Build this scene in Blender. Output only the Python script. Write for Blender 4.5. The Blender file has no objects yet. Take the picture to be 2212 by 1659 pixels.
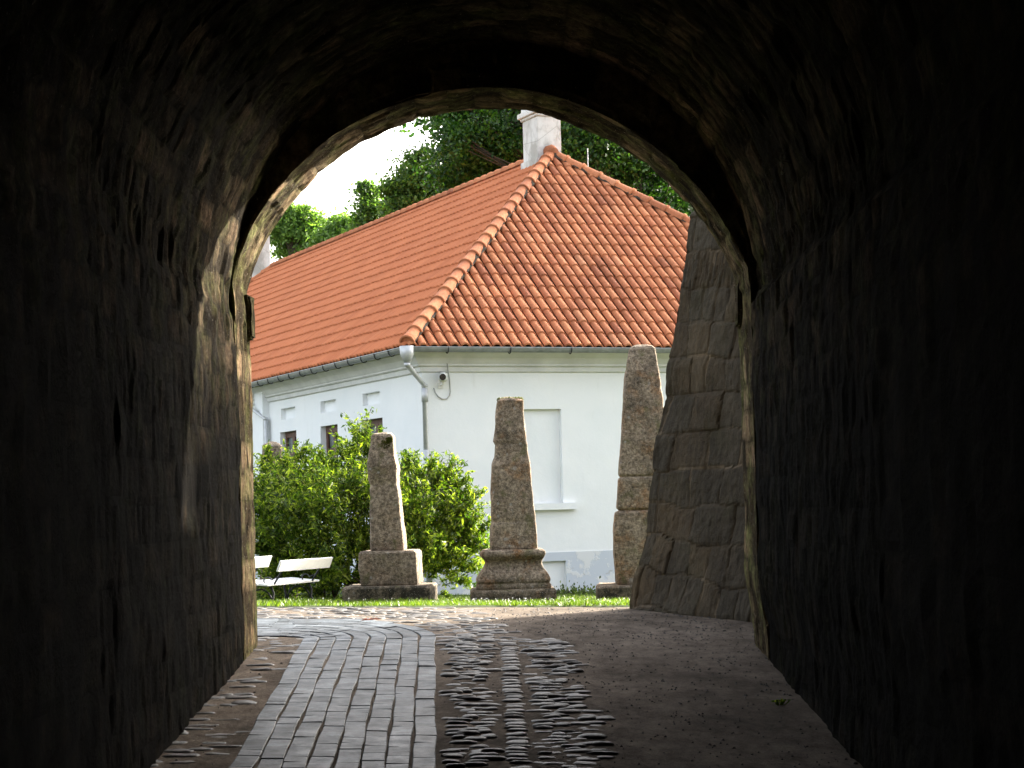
import bpy, bmesh, math, random
import numpy as np
from mathutils import Vector, Matrix, noise
random.seed(7); rng = np.random.default_rng(7)
scene = bpy.context.scene
COL = scene.collection
F = 4500.0; U0 = 1106.0; V0 = 1092.0; ROLL = math.radians(1.5)
cr, sr = math.cos(ROLL), math.sin(ROLL)

# ---------------------------------------------------------------- survey helpers
def ray(u, v):
    a, b = u - U0, V0 - v
    return Vector(((a*cr + b*sr)/F, 1.0, (-a*sr + b*cr)/F))
def P(u, v, d): return ray(u, v) * d
def smooth(t): t = max(0, min(1, t)); return t*t*(3-2*t)
HY = [(-20, -2.1), (8, -2.08), (13.5, -1.70), (19.4, -1.285), (21.5, -1.19), (23.5, -1.155), (26, -1.24), (29, -1.375), (38, -1.66), (50, -1.8), (600, -1.8)]
def gh(x, y):
    for (a, za), (b, zb) in zip(HY, HY[1:]):
        if y <= b:
            z = za + (zb-za)*(max(y, a)-a)/(b-a); break
    else: z = HY[-1][1]
    return z - 0.024*max(-9, min(9, x))
def G(u, v):
    r = ray(u, v); d = 5.0
    while d < 60 and r.z*d > gh(r.x*d, d): d += 0.02
    return r*d
def onplane(u, v, O, N):
    r = ray(u, v); return r * (O.dot(N)/r.dot(N))

# ---------------------------------------------------------------- object helpers
def link(o, parent=None):
    COL.objects.link(o)
    if parent is not None: o.parent = parent
    return o
def mesh_obj(name, verts, faces, mat, parent=None, smoothf=False, attr=None, uv=None):
    me = bpy.data.meshes.new(name)
    me.from_pydata([tuple(v) for v in verts], [], [tuple(f) for f in faces])
    if attr is not None:
        a = me.attributes.new('rnd', 'FLOAT', 'POINT'); a.data.foreach_set('value', np.asarray(attr, dtype=np.float32))
    if uv is not None:
        l = me.uv_layers.new(name='UVMap')
        li = np.empty(len(me.loops), dtype=np.int32); me.loops.foreach_get('vertex_index', li)
        l.data.foreach_set('uv', np.asarray(uv, dtype=np.float32)[li].ravel())
    me.materials.append(mat)
    if smoothf: me.shade_smooth()
    me.update()
    return link(bpy.data.objects.new(name, me), parent)
def bm_obj(name, bm, mat, parent=None, smoothf=False, recalc=True):
    if recalc: bmesh.ops.recalc_face_normals(bm, faces=bm.faces)
    me = bpy.data.meshes.new(name); bm.to_mesh(me); bm.free(); me.materials.append(mat)
    if smoothf: me.shade_smooth()
    return link(bpy.data.objects.new(name, me), parent)
def thing(name, label, cat, loc=(0, 0, 0), rz=0, group=None):
    o = bpy.data.objects.new(name, None); o.empty_display_size = .2
    link(o); o.location = loc; o.rotation_euler = (0, 0, rz)
    return tag(o, label, cat, group)
def tag(o, label, cat, group=None):
    o['label'] = label; o['category'] = cat
    if group: o['group'] = group
    return o
class MB:
    def __init__(s): s.v = []; s.f = []; s.a = []
    def add(s, vs, fs, r=0.5):
        n = len(s.v); s.v += [Vector(p) for p in vs]; s.f += [tuple(i+n for i in f) for f in fs]; s.a += [r]*len(vs)
    def box(s, O, ax, ay, az, r=.5):      # O corner, three edge vectors
        O, ax, ay, az = map(Vector, (O, ax, ay, az))
        vs = [O, O+ax, O+ax+ay, O+ay, O+az, O+ax+az, O+ax+ay+az, O+ay+az]
        fs = [(3,2,1,0),(4,5,6,7),(0,1,5,4),(1,2,6,5),(2,3,7,6),(3,0,4,7)]
        if ax.cross(ay).dot(az) < 0: fs = [f[::-1] for f in fs]
        s.add(vs, fs, r)
    def tube(s, pts, rad, n=8, r=.5, cap=True):
        pts = [Vector(p) for p in pts]; rad = rad if isinstance(rad, (list, tuple)) else [rad]*len(pts)
        vs = []; prev = None
        for i, p in enumerate(pts):
            t = (pts[min(i+1, len(pts)-1)] - pts[max(i-1, 0)]).normalized()
            up = prev if prev is not None else (Vector((0, 0, 1)) if abs(t.z) < .9 else Vector((1, 0, 0)))
            x = (up - t*up.dot(t)).normalized(); prev = x; y = t.cross(x)
            vs += [p + (x*math.cos(k*2*math.pi/n) + y*math.sin(k*2*math.pi/n))*rad[i] for k in range(n)]
        fs = [(i*n+k, i*n+(k+1) % n, (i+1)*n+(k+1) % n, (i+1)*n+k) for i in range(len(pts)-1) for k in range(n)]
        if cap: fs += [tuple(range(n))[::-1], tuple((len(pts)-1)*n+k for k in range(n))]
        s.add(vs, fs, r)
    def obj(s, name, mat, parent=None, smoothf=False):
        return mesh_obj(name, s.v, s.f, mat, parent, smoothf, attr=s.a)

# ---------------------------------------------------------------- materials
class NT:
    def __init__(s, name):
        s.m = bpy.data.materials.new(name); s.m.use_nodes = True; s.n = s.m.node_tree.nodes; s.l = s.m.node_tree.links
        s.b = s.n['Principled BSDF']; s.out = s.n['Material Output']
        s.tc = s.n.new('ShaderNodeTexCoord')
    def set(s, node, key, val):
        if hasattr(val, 'links') or isinstance(val, bpy.types.NodeSocket): s.l.new(val, node.inputs[key])
        else: node.inputs[key].default_value = val
    def map(s, scale=(1, 1, 1), src='Object', rot=(0, 0, 0)):
        m = s.n.new('ShaderNodeMapping'); s.l.new(s.tc.outputs[src], m.inputs[0]); m.inputs['Scale'].default_value = scale; m.inputs['Rotation'].default_value = rot
        return m.outputs[0]
    def noise(s, scale, detail=6, rough=.6, vec=None, dist=0):
        t = s.n.new('ShaderNodeTexNoise'); s.l.new(vec or s.map(), t.inputs['Vector'])
        t.inputs['Scale'].default_value = scale; t.inputs['Detail'].default_value = detail; t.inputs['Roughness'].default_value = rough; t.inputs['Distortion'].default_value = dist
        return t.outputs[0]
    def vor(s, scale, feature='F1', vec=None, out=0):
        t = s.n.new('ShaderNodeTexVoronoi'); t.feature = feature; s.l.new(vec or s.map(), t.inputs['Vector']); t.inputs['Scale'].default_value = scale
        return t.outputs[out]
    def ramp(s, fac, stops):
        r = s.n.new('ShaderNodeValToRGB'); s.l.new(fac, r.inputs[0]); e = r.color_ramp.elements
        while len(e) < len(stops): e.new(.5)
        for k, (p, c) in zip(e, stops): k.position = p; k.color = (c, c, c, 1) if isinstance(c, (int, float)) else (*c, 1)
        return r.outputs[0]
    def mix(s, fac, a, b, mode='MIX'):
        m = s.n.new('ShaderNodeMix'); m.data_type = 'RGBA'; m.blend_type = mode
        s.set(m, 0, fac)
        for k, v in ((6, a), (7, b)):
            if isinstance(v, tuple): m.inputs[k].default_value = (*v, 1)
            else: s.l.new(v, m.inputs[k])
        return m.outputs[2]
    def math(s, op, a, b=0.0):
        m = s.n.new('ShaderNodeMath'); m.operation = op; s.set(m, 0, a); s.set(m, 1, b); return m.outputs[0]
    def attr(s, name='rnd'):
        a = s.n.new('ShaderNodeAttribute'); a.attribute_name = name; return a.outputs['Fac']
    def sep(s, src='Object'):
        x = s.n.new('ShaderNodeSeparateXYZ'); s.l.new(s.tc.outputs[src], x.inputs[0]); return x.outputs
    def bump(s, h, strength=.5, dist=.02, prev=None):
        b = s.n.new('ShaderNodeBump'); s.l.new(h, b.inputs['Height']); b.inputs['Strength'].default_value = strength; b.inputs['Distance'].default_value = dist
        if prev is not None: s.l.new(prev, b.inputs['Normal'])
        s.l.new(b.outputs[0], s.b.inputs['Normal']); return b.outputs[0]
    def done(s, col, rough=.85, spec=.3, metal=0):
        s.set(s.b, 'Base Color', (*col, 1) if isinstance(col, tuple) else col)
        s.set(s.b, 'Roughness', rough); s.b.inputs['Specular IOR Level'].default_value = spec; s.b.inputs['Metallic'].default_value = metal
        return s.m

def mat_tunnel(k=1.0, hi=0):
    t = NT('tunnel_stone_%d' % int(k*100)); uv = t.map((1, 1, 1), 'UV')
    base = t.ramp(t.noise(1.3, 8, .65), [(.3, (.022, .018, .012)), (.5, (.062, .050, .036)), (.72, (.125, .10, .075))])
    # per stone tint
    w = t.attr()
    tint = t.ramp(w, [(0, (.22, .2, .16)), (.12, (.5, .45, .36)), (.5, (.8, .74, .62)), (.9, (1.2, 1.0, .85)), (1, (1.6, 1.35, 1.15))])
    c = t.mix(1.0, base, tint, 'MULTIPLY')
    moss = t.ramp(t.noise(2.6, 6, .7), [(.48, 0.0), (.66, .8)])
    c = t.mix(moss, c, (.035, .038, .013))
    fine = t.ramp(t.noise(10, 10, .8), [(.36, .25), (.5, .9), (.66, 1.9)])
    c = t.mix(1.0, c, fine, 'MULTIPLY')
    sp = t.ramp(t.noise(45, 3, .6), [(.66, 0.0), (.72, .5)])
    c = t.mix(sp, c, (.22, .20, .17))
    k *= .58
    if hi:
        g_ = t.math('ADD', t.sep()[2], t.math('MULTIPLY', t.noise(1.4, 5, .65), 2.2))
        f_ = t.ramp(t.math('MULTIPLY', g_, .25), [(.42, k), (.80, hi*.58)]); c = t.mix(1.0, c, f_, 'MULTIPLY')  # pale vault over dark walls: bounced daylight painted in by height
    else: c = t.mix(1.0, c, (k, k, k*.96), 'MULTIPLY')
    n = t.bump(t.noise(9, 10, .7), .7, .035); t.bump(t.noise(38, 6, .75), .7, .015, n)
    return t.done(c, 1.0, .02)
def mat_buttress():
    t = NT('buttress_stone')
    w = t.attr()
    st = t.ramp(w, [(0, (.046, .042, .036)), (.2, (.056, .048, .038)), (.5, (.068, .053, .038)), (.75, (.076, .062, .043)), (.93, (.088, .070, .050)), (.96, (.145, .12, .095)), (1, (.18, .15, .12))])
    big = t.ramp(t.noise(1.1, 6, .6), [(.3, (.85, .79, .66)), (.7, (1.85, 1.7, 1.38))])
    st = t.mix(.35, st, (.066, .056, .042))
    c = t.mix(1.0, st, big, 'MULTIPLY')
    streak = t.ramp(t.noise(5, 8, .7, t.map((4, 4, .45))), [(.3, .62), (.7, 1.35)])
    c = t.mix(1.0, c, streak, 'MULTIPLY')
    ol = t.ramp(t.noise(1.8, 6, .7), [(.52, 0.0), (.75, .65)])
    c = t.mix(ol, c, (.065, .058, .028))
    sp = t.ramp(t.noise(60, 4, .7), [(.62, 0.0), (.70, .55)])
    c = t.mix(sp, c, (.19, .17, .145))
    n = t.bump(t.noise(7, 10, .75, t.map((2, 2, .9))), 1.0, .06); t.bump(t.noise(50, 5, .7), .8, .012, n)
    return t.done(c, .9, .2)
def mat_obelisk(name, warm=1.0, seed=0):
    t = NT(name); v = t.map(); 
    m = t.n.new('ShaderNodeVectorMath'); m.operation = 'ADD'; t.l.new(v, m.inputs[0]); m.inputs[1].default_value = (seed*3.1, seed*1.7, seed*.9); v = m.outputs[0]
    base = t.ramp(t.noise(2.2, 8, .65, v), [(.3, (.15, .118, .085)), (.5, (.27, .21, .15)), (.7, (.37, .295, .215))])
    rust = t.ramp(t.noise(3.1, 6, .7, v), [(.5, 0.0), (.66, .75*warm)])
    c = t.mix(rust, base, (.27, .135, .055))
    fine = t.ramp(t.noise(20, 10, .85, v), [(.38, .22), (.5, .92), (.62, 2.0)])
    c = t.mix(1.0, c, fine, 'MULTIPLY')
    ol = t.ramp(t.noise(5.5, 5, .6, v), [(.57, 0.0), (.68, .7)])
    c = t.mix(ol, c, (.13, .125, .05))
    li = t.ramp(t.vor(7.5, 'SMOOTH_F1', v), [(.10, .75), (.17, 0.0)])
    li = t.math('MULTIPLY', li, t.ramp(t.noise(2.0, 3, .5, v), [(.50, 0.0), (.56, 1.0)]))
    c = t.mix(li, c, (.40, .38, .34))
    z = t.sep()[2]
    low = t.ramp(t.math('ADD', z, t.math('MULTIPLY', t.noise(4, 5, .7, v), .9)), [(.35, .8), (.85, 0.0)])
    c = t.mix(low, c, (.062, .058, .032))
    blk = t.math('MULTIPLY', t.ramp(t.noise(3.4, 7, .7, v), [(.50, 0.0), (.56, .85)]), t.ramp(z, [(.25, 1.0), (.45, 0.0)]))
    c = t.mix(blk, c, (.03, .028, .02))
    sp = t.ramp(t.noise(75, 3, .6, v), [(.62, 0.0), (.67, .8)])
    c = t.mix(sp, c, (.50, .45, .38))
    n = t.bump(t.noise(6, 8, .7, v), .8, .04); t.bump(t.noise(48, 6, .8, v), 1.0, .014, n)
    return t.done(c, .93, .2)
def mat_tile(clean_lit=False):
    t = NT('clean_lit_terracotta_tile' if clean_lit else 'terracotta_tile'); w = t.attr()
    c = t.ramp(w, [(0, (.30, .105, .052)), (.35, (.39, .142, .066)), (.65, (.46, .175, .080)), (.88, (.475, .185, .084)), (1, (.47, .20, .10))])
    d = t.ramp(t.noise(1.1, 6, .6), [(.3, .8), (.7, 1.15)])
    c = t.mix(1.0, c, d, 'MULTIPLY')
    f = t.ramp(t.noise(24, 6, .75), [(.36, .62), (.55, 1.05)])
    c = t.mix(.25 if clean_lit else .75, c, f, 'MULTIPLY')
    if clean_lit: c = t.mix(.6, c, (.46, .140, .055))  # left slope: less grime, and its sky brightness put into the colour
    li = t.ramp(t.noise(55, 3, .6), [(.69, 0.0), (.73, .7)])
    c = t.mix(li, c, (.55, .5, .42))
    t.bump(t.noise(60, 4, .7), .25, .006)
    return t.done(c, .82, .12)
def mat_wall():
    t = NT('white_limewash')
    c = t.ramp(t.noise(.9, 6, .6), [(.3, (.78, .80, .80)), (.7, (.85, .855, .845))])
    z = t.sep()[2]
    low = t.ramp(t.math('ADD', z, t.math('MULTIPLY', t.noise(2.2, 6, .7), 1.0)), [(.0, .55), (.25, .18), (.75, 0.0)])
    c = t.mix(low, c, (.58, .57, .54))
    st = t.ramp(t.noise(2.6, 8, .75, t.map((1.5, 1.5, .35))), [(.58, 0.0), (.8, .35)])
    c = t.mix(st, c, (.60, .59, .55))
    n = t.bump(t.noise(1.6, 4, .5), .5, .03); t.bump(t.noise(26, 5, .7), .35, .006, n)
    return t.done(c, .9, .15)
def mat_plinth():
    t = NT('flaking_plinth_paint')
    k = t.ramp(t.noise(1.7, 7, .65), [(.47, 0.0), (.50, 1.0)])
    c = t.mix(k, (.55, .59, .64), (.68, .69, .69))
    k2 = t.ramp(t.noise(1.2, 7, .6, t.map((1, 1, 1.6))), [(.56, 0.0), (.58, .8)])
    c = t.mix(k2, c, (.42, .42, .40))
    t.bump(k, .4, .006)
    return t.done(c, .9, .15)
def mat_simple(name, col, rough=.7, spec=.3, metal=0, var=.25, sc=6):
    t = NT(name)
    f = t.ramp(t.noise(sc, 6, .65), [(.3, 1-var), (.7, 1+var)])
    c = t.mix(1.0, tuple(col), f, 'MULTIPLY')
    t.bump(t.noise(sc*6, 4, .6), .2, .004)
    return t.done(c, rough, spec, metal)
def mat_zinc():
    t = NT('zinc_metal')
    c = t.ramp(t.noise(5, 6, .7), [(.3, (.42, .43, .44)), (.7, (.62, .63, .63))])
    return t.done(c, .5, .4, .35)
def mat_chimney():
    t = NT('weathered_chimney_plaster')
    c = t.ramp(t.noise(1.6, 8, .65, t.map((1, 1, .7))), [(.38, (.42, .40, .36)), (.5, (.66, .64, .60)), (.7, (.78, .77, .74))])
    s = t.ramp(t.noise(4, 8, .75, t.map((2.5, 2.5, .7))), [(.56, 0.0), (.70, .7)])
    c = t.mix(s, c, (.30, .26, .20))
    cr_ = t.ramp(t.vor(1.5, 'DISTANCE_TO_EDGE'), [(.0, .7), (.012, 0.0)])
    c = t.mix(cr_, c, (.25, .23, .2))
    t.bump(t.noise(18, 6, .7), .4, .01)
    return t.done(c, .9, .15)
def mat_leaf(name, dark, mid, light, trans=.4, ns=.5):
    t = NT(name)
    w = t.attr(); c = t.ramp(w, [(0, dark), (.5, mid), (.9, light), (1, tuple(x*1.25 for x in light))])
    f = t.ramp(t.noise(ns, 3, .5), [(.35, .75), (.65, 1.2)])
    c = t.mix(1.0, c, f, 'MULTIPLY')
    t.done(c, .45, .35)
    tr = t.n.new('ShaderNodeBsdfTranslucent'); t.l.new(t.mix(1.0, c, (1.5, 1.7, .5), 'MULTIPLY'), tr.inputs[0])
    ms = t.n.new('ShaderNodeMixShader'); ms.inputs[0].default_value = trans
    t.l.new(t.b.outputs[0], ms.inputs[1]); t.l.new(tr.outputs[0], ms.inputs[2]); t.l.new(ms.outputs[0], t.out.inputs[0])
    return t.m
def mat_ground():
    t = NT('dirt_ground')
    c = t.ramp(t.noise(.9, 8, .6), [(.3, (.100, .080, .062)), (.7, (.190, .155, .125))])
    f = t.ramp(t.noise(3.5, 10, .8, t.map((1.2, .6, 1))), [(.34, .45), (.5, .95), (.66, 1.45)])
    c = t.mix(1.0, c, f, 'MULTIPLY')
    g = t.ramp(t.noise(70, 4, .7), [(.33, .5), (.45, 1.0), (.66, 1.0), (.72, 1.6)])
    c = t.mix(.8, c, g, 'MULTIPLY')
    n = t.bump(t.noise(4, 8, .65), .6, .05); t.bump(t.noise(60, 6, .8), .9, .012, n)
    return t.done(c, 1.0, .04)
def mat_paver():
    t = NT('concrete_paver'); w = t.attr()
    c = t.ramp(w, [(0, (.020, .026, .032)), (.5, (.044, .054, .064)), (1, (.080, .094, .108))])
    f = t.ramp(t.noise(3.2, 10, .8), [(.38, .3), (.5, .85), (.62, 1.8)])
    c = t.mix(1.0, c, f, 'MULTIPLY')
    f2 = t.ramp(t.noise(90, 3, .7), [(.3, .75), (.7, 1.2)])
    c = t.mix(1.0, c, f2, 'MULTIPLY')
    t.bump(t.noise(45, 6, .75), .35, .006)
    r = t.ramp(t.noise(6, 6, .7), [(.3, .40), (.7, .62)])
    return t.done(c, r, .10)
def mat_cobble():
    t = NT('cobble_stone'); w = t.attr()
    c = t.ramp(w, [(0, (.03, .028, .026)), (.4, (.058, .052, .046)), (.7, (.088, .079, .071)), (1, (.13, .115, .10))])
    f = t.ramp(t.noise(16, 6, .7), [(.3, .6), (.7, 1.3)])
    c = t.mix(1.0, c, f, 'MULTIPLY')
    n = t.bump(t.noise(8, 6, .7), .5, .03); t.bump(t.noise(55, 5, .75), .5, .006, n)
    return t.done(c, .55, .22)

M_T = mat_tunnel(.85); M_TR = mat_tunnel(6.5); M_TV = mat_tunnel(.38, 2.8); M_B = mat_buttress(); M_TILE = mat_tile(); M_TILE2 = mat_tile(True); M_W = mat_wall(); M_PL = mat_plinth(); M_Z = mat_zinc(); M_GUT = mat_simple('dull_zinc', (.27, .28, .28), .45, .4, .4); M_CH = mat_chimney()  # M_TR far paler than M_T: brighter light at the exit put into colour
M_O1 = mat_obelisk('grey_lichen_concrete', .3, 1); M_O2 = mat_obelisk('rusty_lichen_concrete', 1.1, 2); M_O3 = mat_obelisk('brown_lichen_concrete', .9, 3); M_O4 = mat_obelisk('dark_lichen_concrete', .2, 4)
M_G = mat_ground(); M_PV = mat_paver(); M_CO = mat_cobble()
M_CORN = mat_simple('cornice_plaster', (.66, .66, .64), .9, .15, 0, .12, 2)
M_IRON = mat_simple('black_cast_iron', (.02, .02, .022), .5, .4)
M_WOOD = mat_simple('white_painted_plank', (.78, .78, .76), .55, .35, 0, .06, 9)
M_FR = mat_simple('brown_window_frame', (.10, .045, .032), .55, .35)
M_DARK = mat_simple('dark_lens', (.015, .015, .02), .15, .6)
M_BARK = mat_simple('tree_bark', (.055, .045, .035), .9, .15, 0, .4, 4)
M_MORTAR = mat_simple('roof_mortar', (.05, .042, .032), .95, .1, 0, .5, 9)
M_LAWN = mat_simple('lawn_soil', (.04, .055, .018), .95, .1, 0, .5, 3)
M_PLAST = mat_simple('pale_plastic', (.72, .72, .69), .5, .4, 0, .08)
M_CABLE = mat_simple('grey_conduit', (.38, .38, .36), .6, .3)
M_MOSS = mat_simple('moss', (.075, .08, .015), .95, .1, 0, .5, 12)
def mat_glass():
    t = NT('window_pane'); c = t.ramp(t.noise(2.2, 5, .6), [(.35, (.06, .07, .07)), (.7, (.22, .25, .24))])
    return t.done(c, .12, .7)
M_GL = mat_glass()
M_L1 = mat_leaf('dark_maple_leaf', (.010, .034, .006), (.021, .064, .009), (.05, .11, .016), .42, .35)
M_L2 = mat_leaf('mid_tree_leaf', (.035, .075, .018), (.07, .13, .03), (.12, .19, .05), .45, .35)
M_L3 = mat_leaf('pale_tree_leaf', (.06, .12, .03), (.12, .20, .05), (.18, .27, .08), .45, .35)
M_BL = mat_leaf('shrub_leaf', (.022, .055, .006), (.095, .155, .018), (.30, .35, .06), .55, .9)
M_GR = mat_leaf('grass_blade', (.035, .062, .010), (.065, .105, .016), (.12, .16, .03), .4, .8)
M_FLOW = mat_simple('white_daisy', (.8, .8, .75), .8, .2, 0, .05)

# ---------------------------------------------------------------- camera, light
cam = bpy.data.cameras.new('camera'); cam.sensor_width = 36; cam.lens = F/2212*36
cam.shift_y = (V0-829.5)/2212; cam.clip_end = 3000; cam.clip_start = .05
co = bpy.data.objects.new('camera', cam); link(co); co.location = (0, 0, 0)
co.rotation_mode = 'QUATERNION'
co.rotation_quaternion = (Matrix.Rotation(ROLL, 3, 'Y') @ Matrix.Rotation(math.pi/2, 3, 'X')).to_quaternion()
scene.camera = co
SUN = Vector((.93, 1.0, .65)).normalized()
sl = bpy.data.lights.new('sun', 'SUN'); sl.energy = 4.4; sl.angle = math.radians(.7); sl.color = (1, .93, .80)
so = bpy.data.objects.new('sun', sl); link(so); so.rotation_euler = (-SUN).to_track_quat('-Z', 'Y').to_euler(); so.location = SUN*60
w = bpy.data.worlds.new('World'); scene.world = w; w.use_nodes = True
sk = w.node_tree.nodes.new('ShaderNodeTexSky'); sk.sky_type = 'NISHITA'; sk.sun_disc = False
sk.sun_elevation = math.asin(SUN.z); sk.sun_rotation = math.atan2(SUN.x, SUN.y); sk.dust_density = 6; sk.air_density = 1.0; sk.ozone_density = .6
bg = w.node_tree.nodes['Background']; hs = w.node_tree.nodes.new('ShaderNodeHueSaturation'); hs.inputs['Saturation'].default_value = .45; w.node_tree.links.new(sk.outputs[0], hs.inputs['Color']); w.node_tree.links.new(hs.outputs[0], bg.inputs[0]); bg.inputs[1].default_value = .15
scene.view_settings.view_transform = 'Standard'; scene.view_settings.look = 'None'; scene.view_settings.gamma = 1
scene.view_settings.exposure = 2.6

# ---------------------------------------------------------------- ground
def sheet(name, xs, ys, dz, mat, rough=0):
    vs = [(x, y, gh(x, y)+dz + (rough*noise.fractal(Vector((x*1.3, y*1.3, 3)), 1, 2, 4) if abs(x) < 12 and -5 < y < 45 else 0)) for y in ys for x in xs]
    n = len(xs)
    fs = [(j*n+i, j*n+i+1, (j+1)*n+i+1, (j+1)*n+i) for j in range(len(ys)-1) for i in range(n-1)]
    return mesh_obj(name, vs, fs, mat, None, True)
def lin(a, b, s): n = max(1, int(round((b-a)/s))); return [a+(b-a)*i/n for i in range(n)]
xs = [-600, -200, -60, -20]+lin(-12, -5, .5)+lin(-5, 5, .12)+lin(5, 12, .5)+[12, 20, 60, 200, 600]
ys = [-200, -40]+lin(-12, 10, 1)+lin(10, 26, .1)+lin(26, 48, .5)+[48, 60, 90, 150, 300, 600]
o = sheet('ground', xs, ys, 0, M_G, .007); o['kind'] = 'structure'
xs = [-60, -20]+lin(-12, 14, .4)+[14, 60]
def lawn_edge(x): return 23.75 + .12*math.sin(x*2.1) + .1*math.sin(x*5.3+1) + (.0 if x > -1 else 0)
vs = []; ys2 = [0, .1, .3, .6, 1, 2, 3, 4, 5, 6, 8, 10, 12, 14, 18, 26, 60, 200]
for k in ys2:
    for x in xs:
        y = lawn_edge(x)+k; vs.append((x, y, gh(x, y)+.024-(.03 if k == 0 else 0)))
n = len(xs)
o = mesh_obj('lawn', vs, [(j*n+i, j*n+i+1, (j+1)*n+i+1, (j+1)*n+i) for j in range(len(ys2)-1) for i in range(n-1)], M_LAWN, None, True); o['kind'] = 'structure'

# ---------------------------------------------------------------- tunnel (gate passage)
XL, XR = -2.385, 2.145
def block(s, y, hrow=.34, blen=.55, seed=0):
    sw = s + .10*noise.noise(Vector((s*.7, y*.7, 5+seed))) ; yw = y + .10*noise.noise(Vector((s*.8, y*.8, 9+seed)))
    r = math.floor(sw/hrow); fr = sw/hrow - r
    off = noise.cell(Vector((r*1.7+.3, 3.3+seed, 1)))
    bl = blen*(.7+.7*noise.cell(Vector((r+.5, 7.7+seed, 2))))
    q = yw/bl + off; c = math.floor(q); fc = q-c
    e = min(fr*hrow, (1-fr)*hrow, fc*bl, (1-fc)*bl)
    return e, noise.cell(Vector((r+.5, c+.5, 4+seed))), noise.cell(Vector((r+.5, c+.5, 14+seed)))
def profile_vault(n=260):
    pts = [(XL, z) for z in np.linspace(-2.6, 1.75, 60)]
    pts += [(-.105-2.305*math.cos(a), 1.75+2.33*math.sin(a)) for a in np.linspace(0, math.pi, 140)[1:-1]]
    pts += [(XR+(.0 if z > -.6 else .07*smooth((-.6-z)/.7)), z) for z in np.linspace(1.75, -2.6, 60)]
    return resample(pts, n)
def resample(pts, n):
    p = np.array(pts); s = np.r_[0, np.cumsum(np.hypot(*np.diff(p, axis=0).T))]
    t = np.linspace(0, s[-1], n); return [(np.interp(k, s, p[:, 0]), np.interp(k, s, p[:, 1]), k) for k in t]
def profile_ring(n=260):
    arch = [(-2.40, 2.0), (-2.36, 2.22), (-2.2, 2.57), (-2.02, 2.82), (-1.74, 3.10), (-1.45, 3.335), (-1.01, 3.54), (-.55, 3.66), (-.1, 3.695), (.25, 3.66), (.54, 3.575), (.926, 3.41), (1.35, 3.13), (1.73, 2.76), (1.98, 2.36), (2.13, 2.05)]
    # smooth through points
    a = np.array(arch); s = np.r_[0, np.cumsum(np.hypot(*np.diff(a, axis=0).T))]
    tt = np.linspace(0, s[-1], 160); q = np.c_[np.interp(tt, s, a[:, 0]), np.interp(tt, s, a[:, 1])]
    for _ in range(40): q[1:-1] = (q[:-2]+q[1:-1]*2+q[2:])/4
    pts = [(XL, z) for z in np.linspace(-2.6, 1.85, 60)] + [tuple(k) for k in q] + [(XR, 1.8)] + [(XR+(.0 if z > -.6 else .07*smooth((-.6-z)/.7)), z) for z in np.linspace(1.7, -2.6, 60)]
    return resample(pts, n)
def sweep(name, prof, ys, parent, seed=0, amp=1.0, edge=0.0, mat=None, rng_=None):
    N = len(prof); V = []; A = []; UV = []
    for y in ys:
        for i, (x, z, s) in enumerate(prof):
            a = prof[max(i-1, 0)]; b = prof[min(i+1, N-1)]
            t = Vector((b[0]-a[0], b[1]-a[1])).normalized(); nx, nz = t.y, -t.x     # points inward
            e, c1, c2 = block(s, y, hrow=.27, blen=.42, seed=seed)
            lo = 1-smooth((z-1.0)/1.2)
            d = (c1-.5)*(.014-.008*lo) - ((.014-.009*lo)*(1-smooth(e/.035)) if e < .035 else 0) + .020*noise.fractal(Vector((x*2, y*2.4, z*1.6)), 1, 2, 6) + .012*noise.noise(Vector((x*11, y*9, z*(9-5*lo))))
            d = d*amp
            if edge and y > ys[-1]-.03: d -= edge*(.5+.5*noise.noise(Vector((s*3, 1, 2))))
            if edge and y == ys[-1]: d -= .2
            V.append((x+nx*d, y, z+nz*d)); A.append(.12+.88*c2 if e > .028 else .02); UV.append((s, y))
    i0, i1 = rng_ or (0, N-1); M = i1-i0+1
    V = [V[j*N+i] for j in range(len(ys)) for i in range(i0, i1+1)]; A = [A[j*N+i] for j in range(len(ys)) for i in range(i0, i1+1)]; UV = [UV[j*N+i] for j in range(len(ys)) for i in range(i0, i1+1)]
    fs = [(j*M+i, j*M+i+1, (j+1)*M+i+1, (j+1)*M+i) for j in range(len(ys)-1) for i in range(M-1)]
    return mesh_obj(name, V, fs, mat or M_T, parent, False, A, UV)
YR = 18.32; YE = 19.4
gate = thing('gate_tunnel', 'dark rough stone gate passage with a round arched vault framing the view', 'tunnel', (0, 0, 0))
pv, pr = profile_vault(), profile_ring()
ysv = lin(-6, 6, .8)+lin(6, 12, .15)+lin(12, YR, .055)+[YR]
ia = max(i for i in range(130) if pv[i][1] < 1.72); ib = min(i for i in range(130, len(pv)) if pv[i][1] < 1.72)
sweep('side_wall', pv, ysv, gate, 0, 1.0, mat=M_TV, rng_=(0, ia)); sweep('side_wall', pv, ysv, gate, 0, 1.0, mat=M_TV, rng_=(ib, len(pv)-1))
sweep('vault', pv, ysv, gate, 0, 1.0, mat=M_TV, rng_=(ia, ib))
sweep('arch_ring', pr, lin(YR-.0, YE, .05)+[YE, YE+.004], gate, 5, .8, .012, M_TR)
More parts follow.
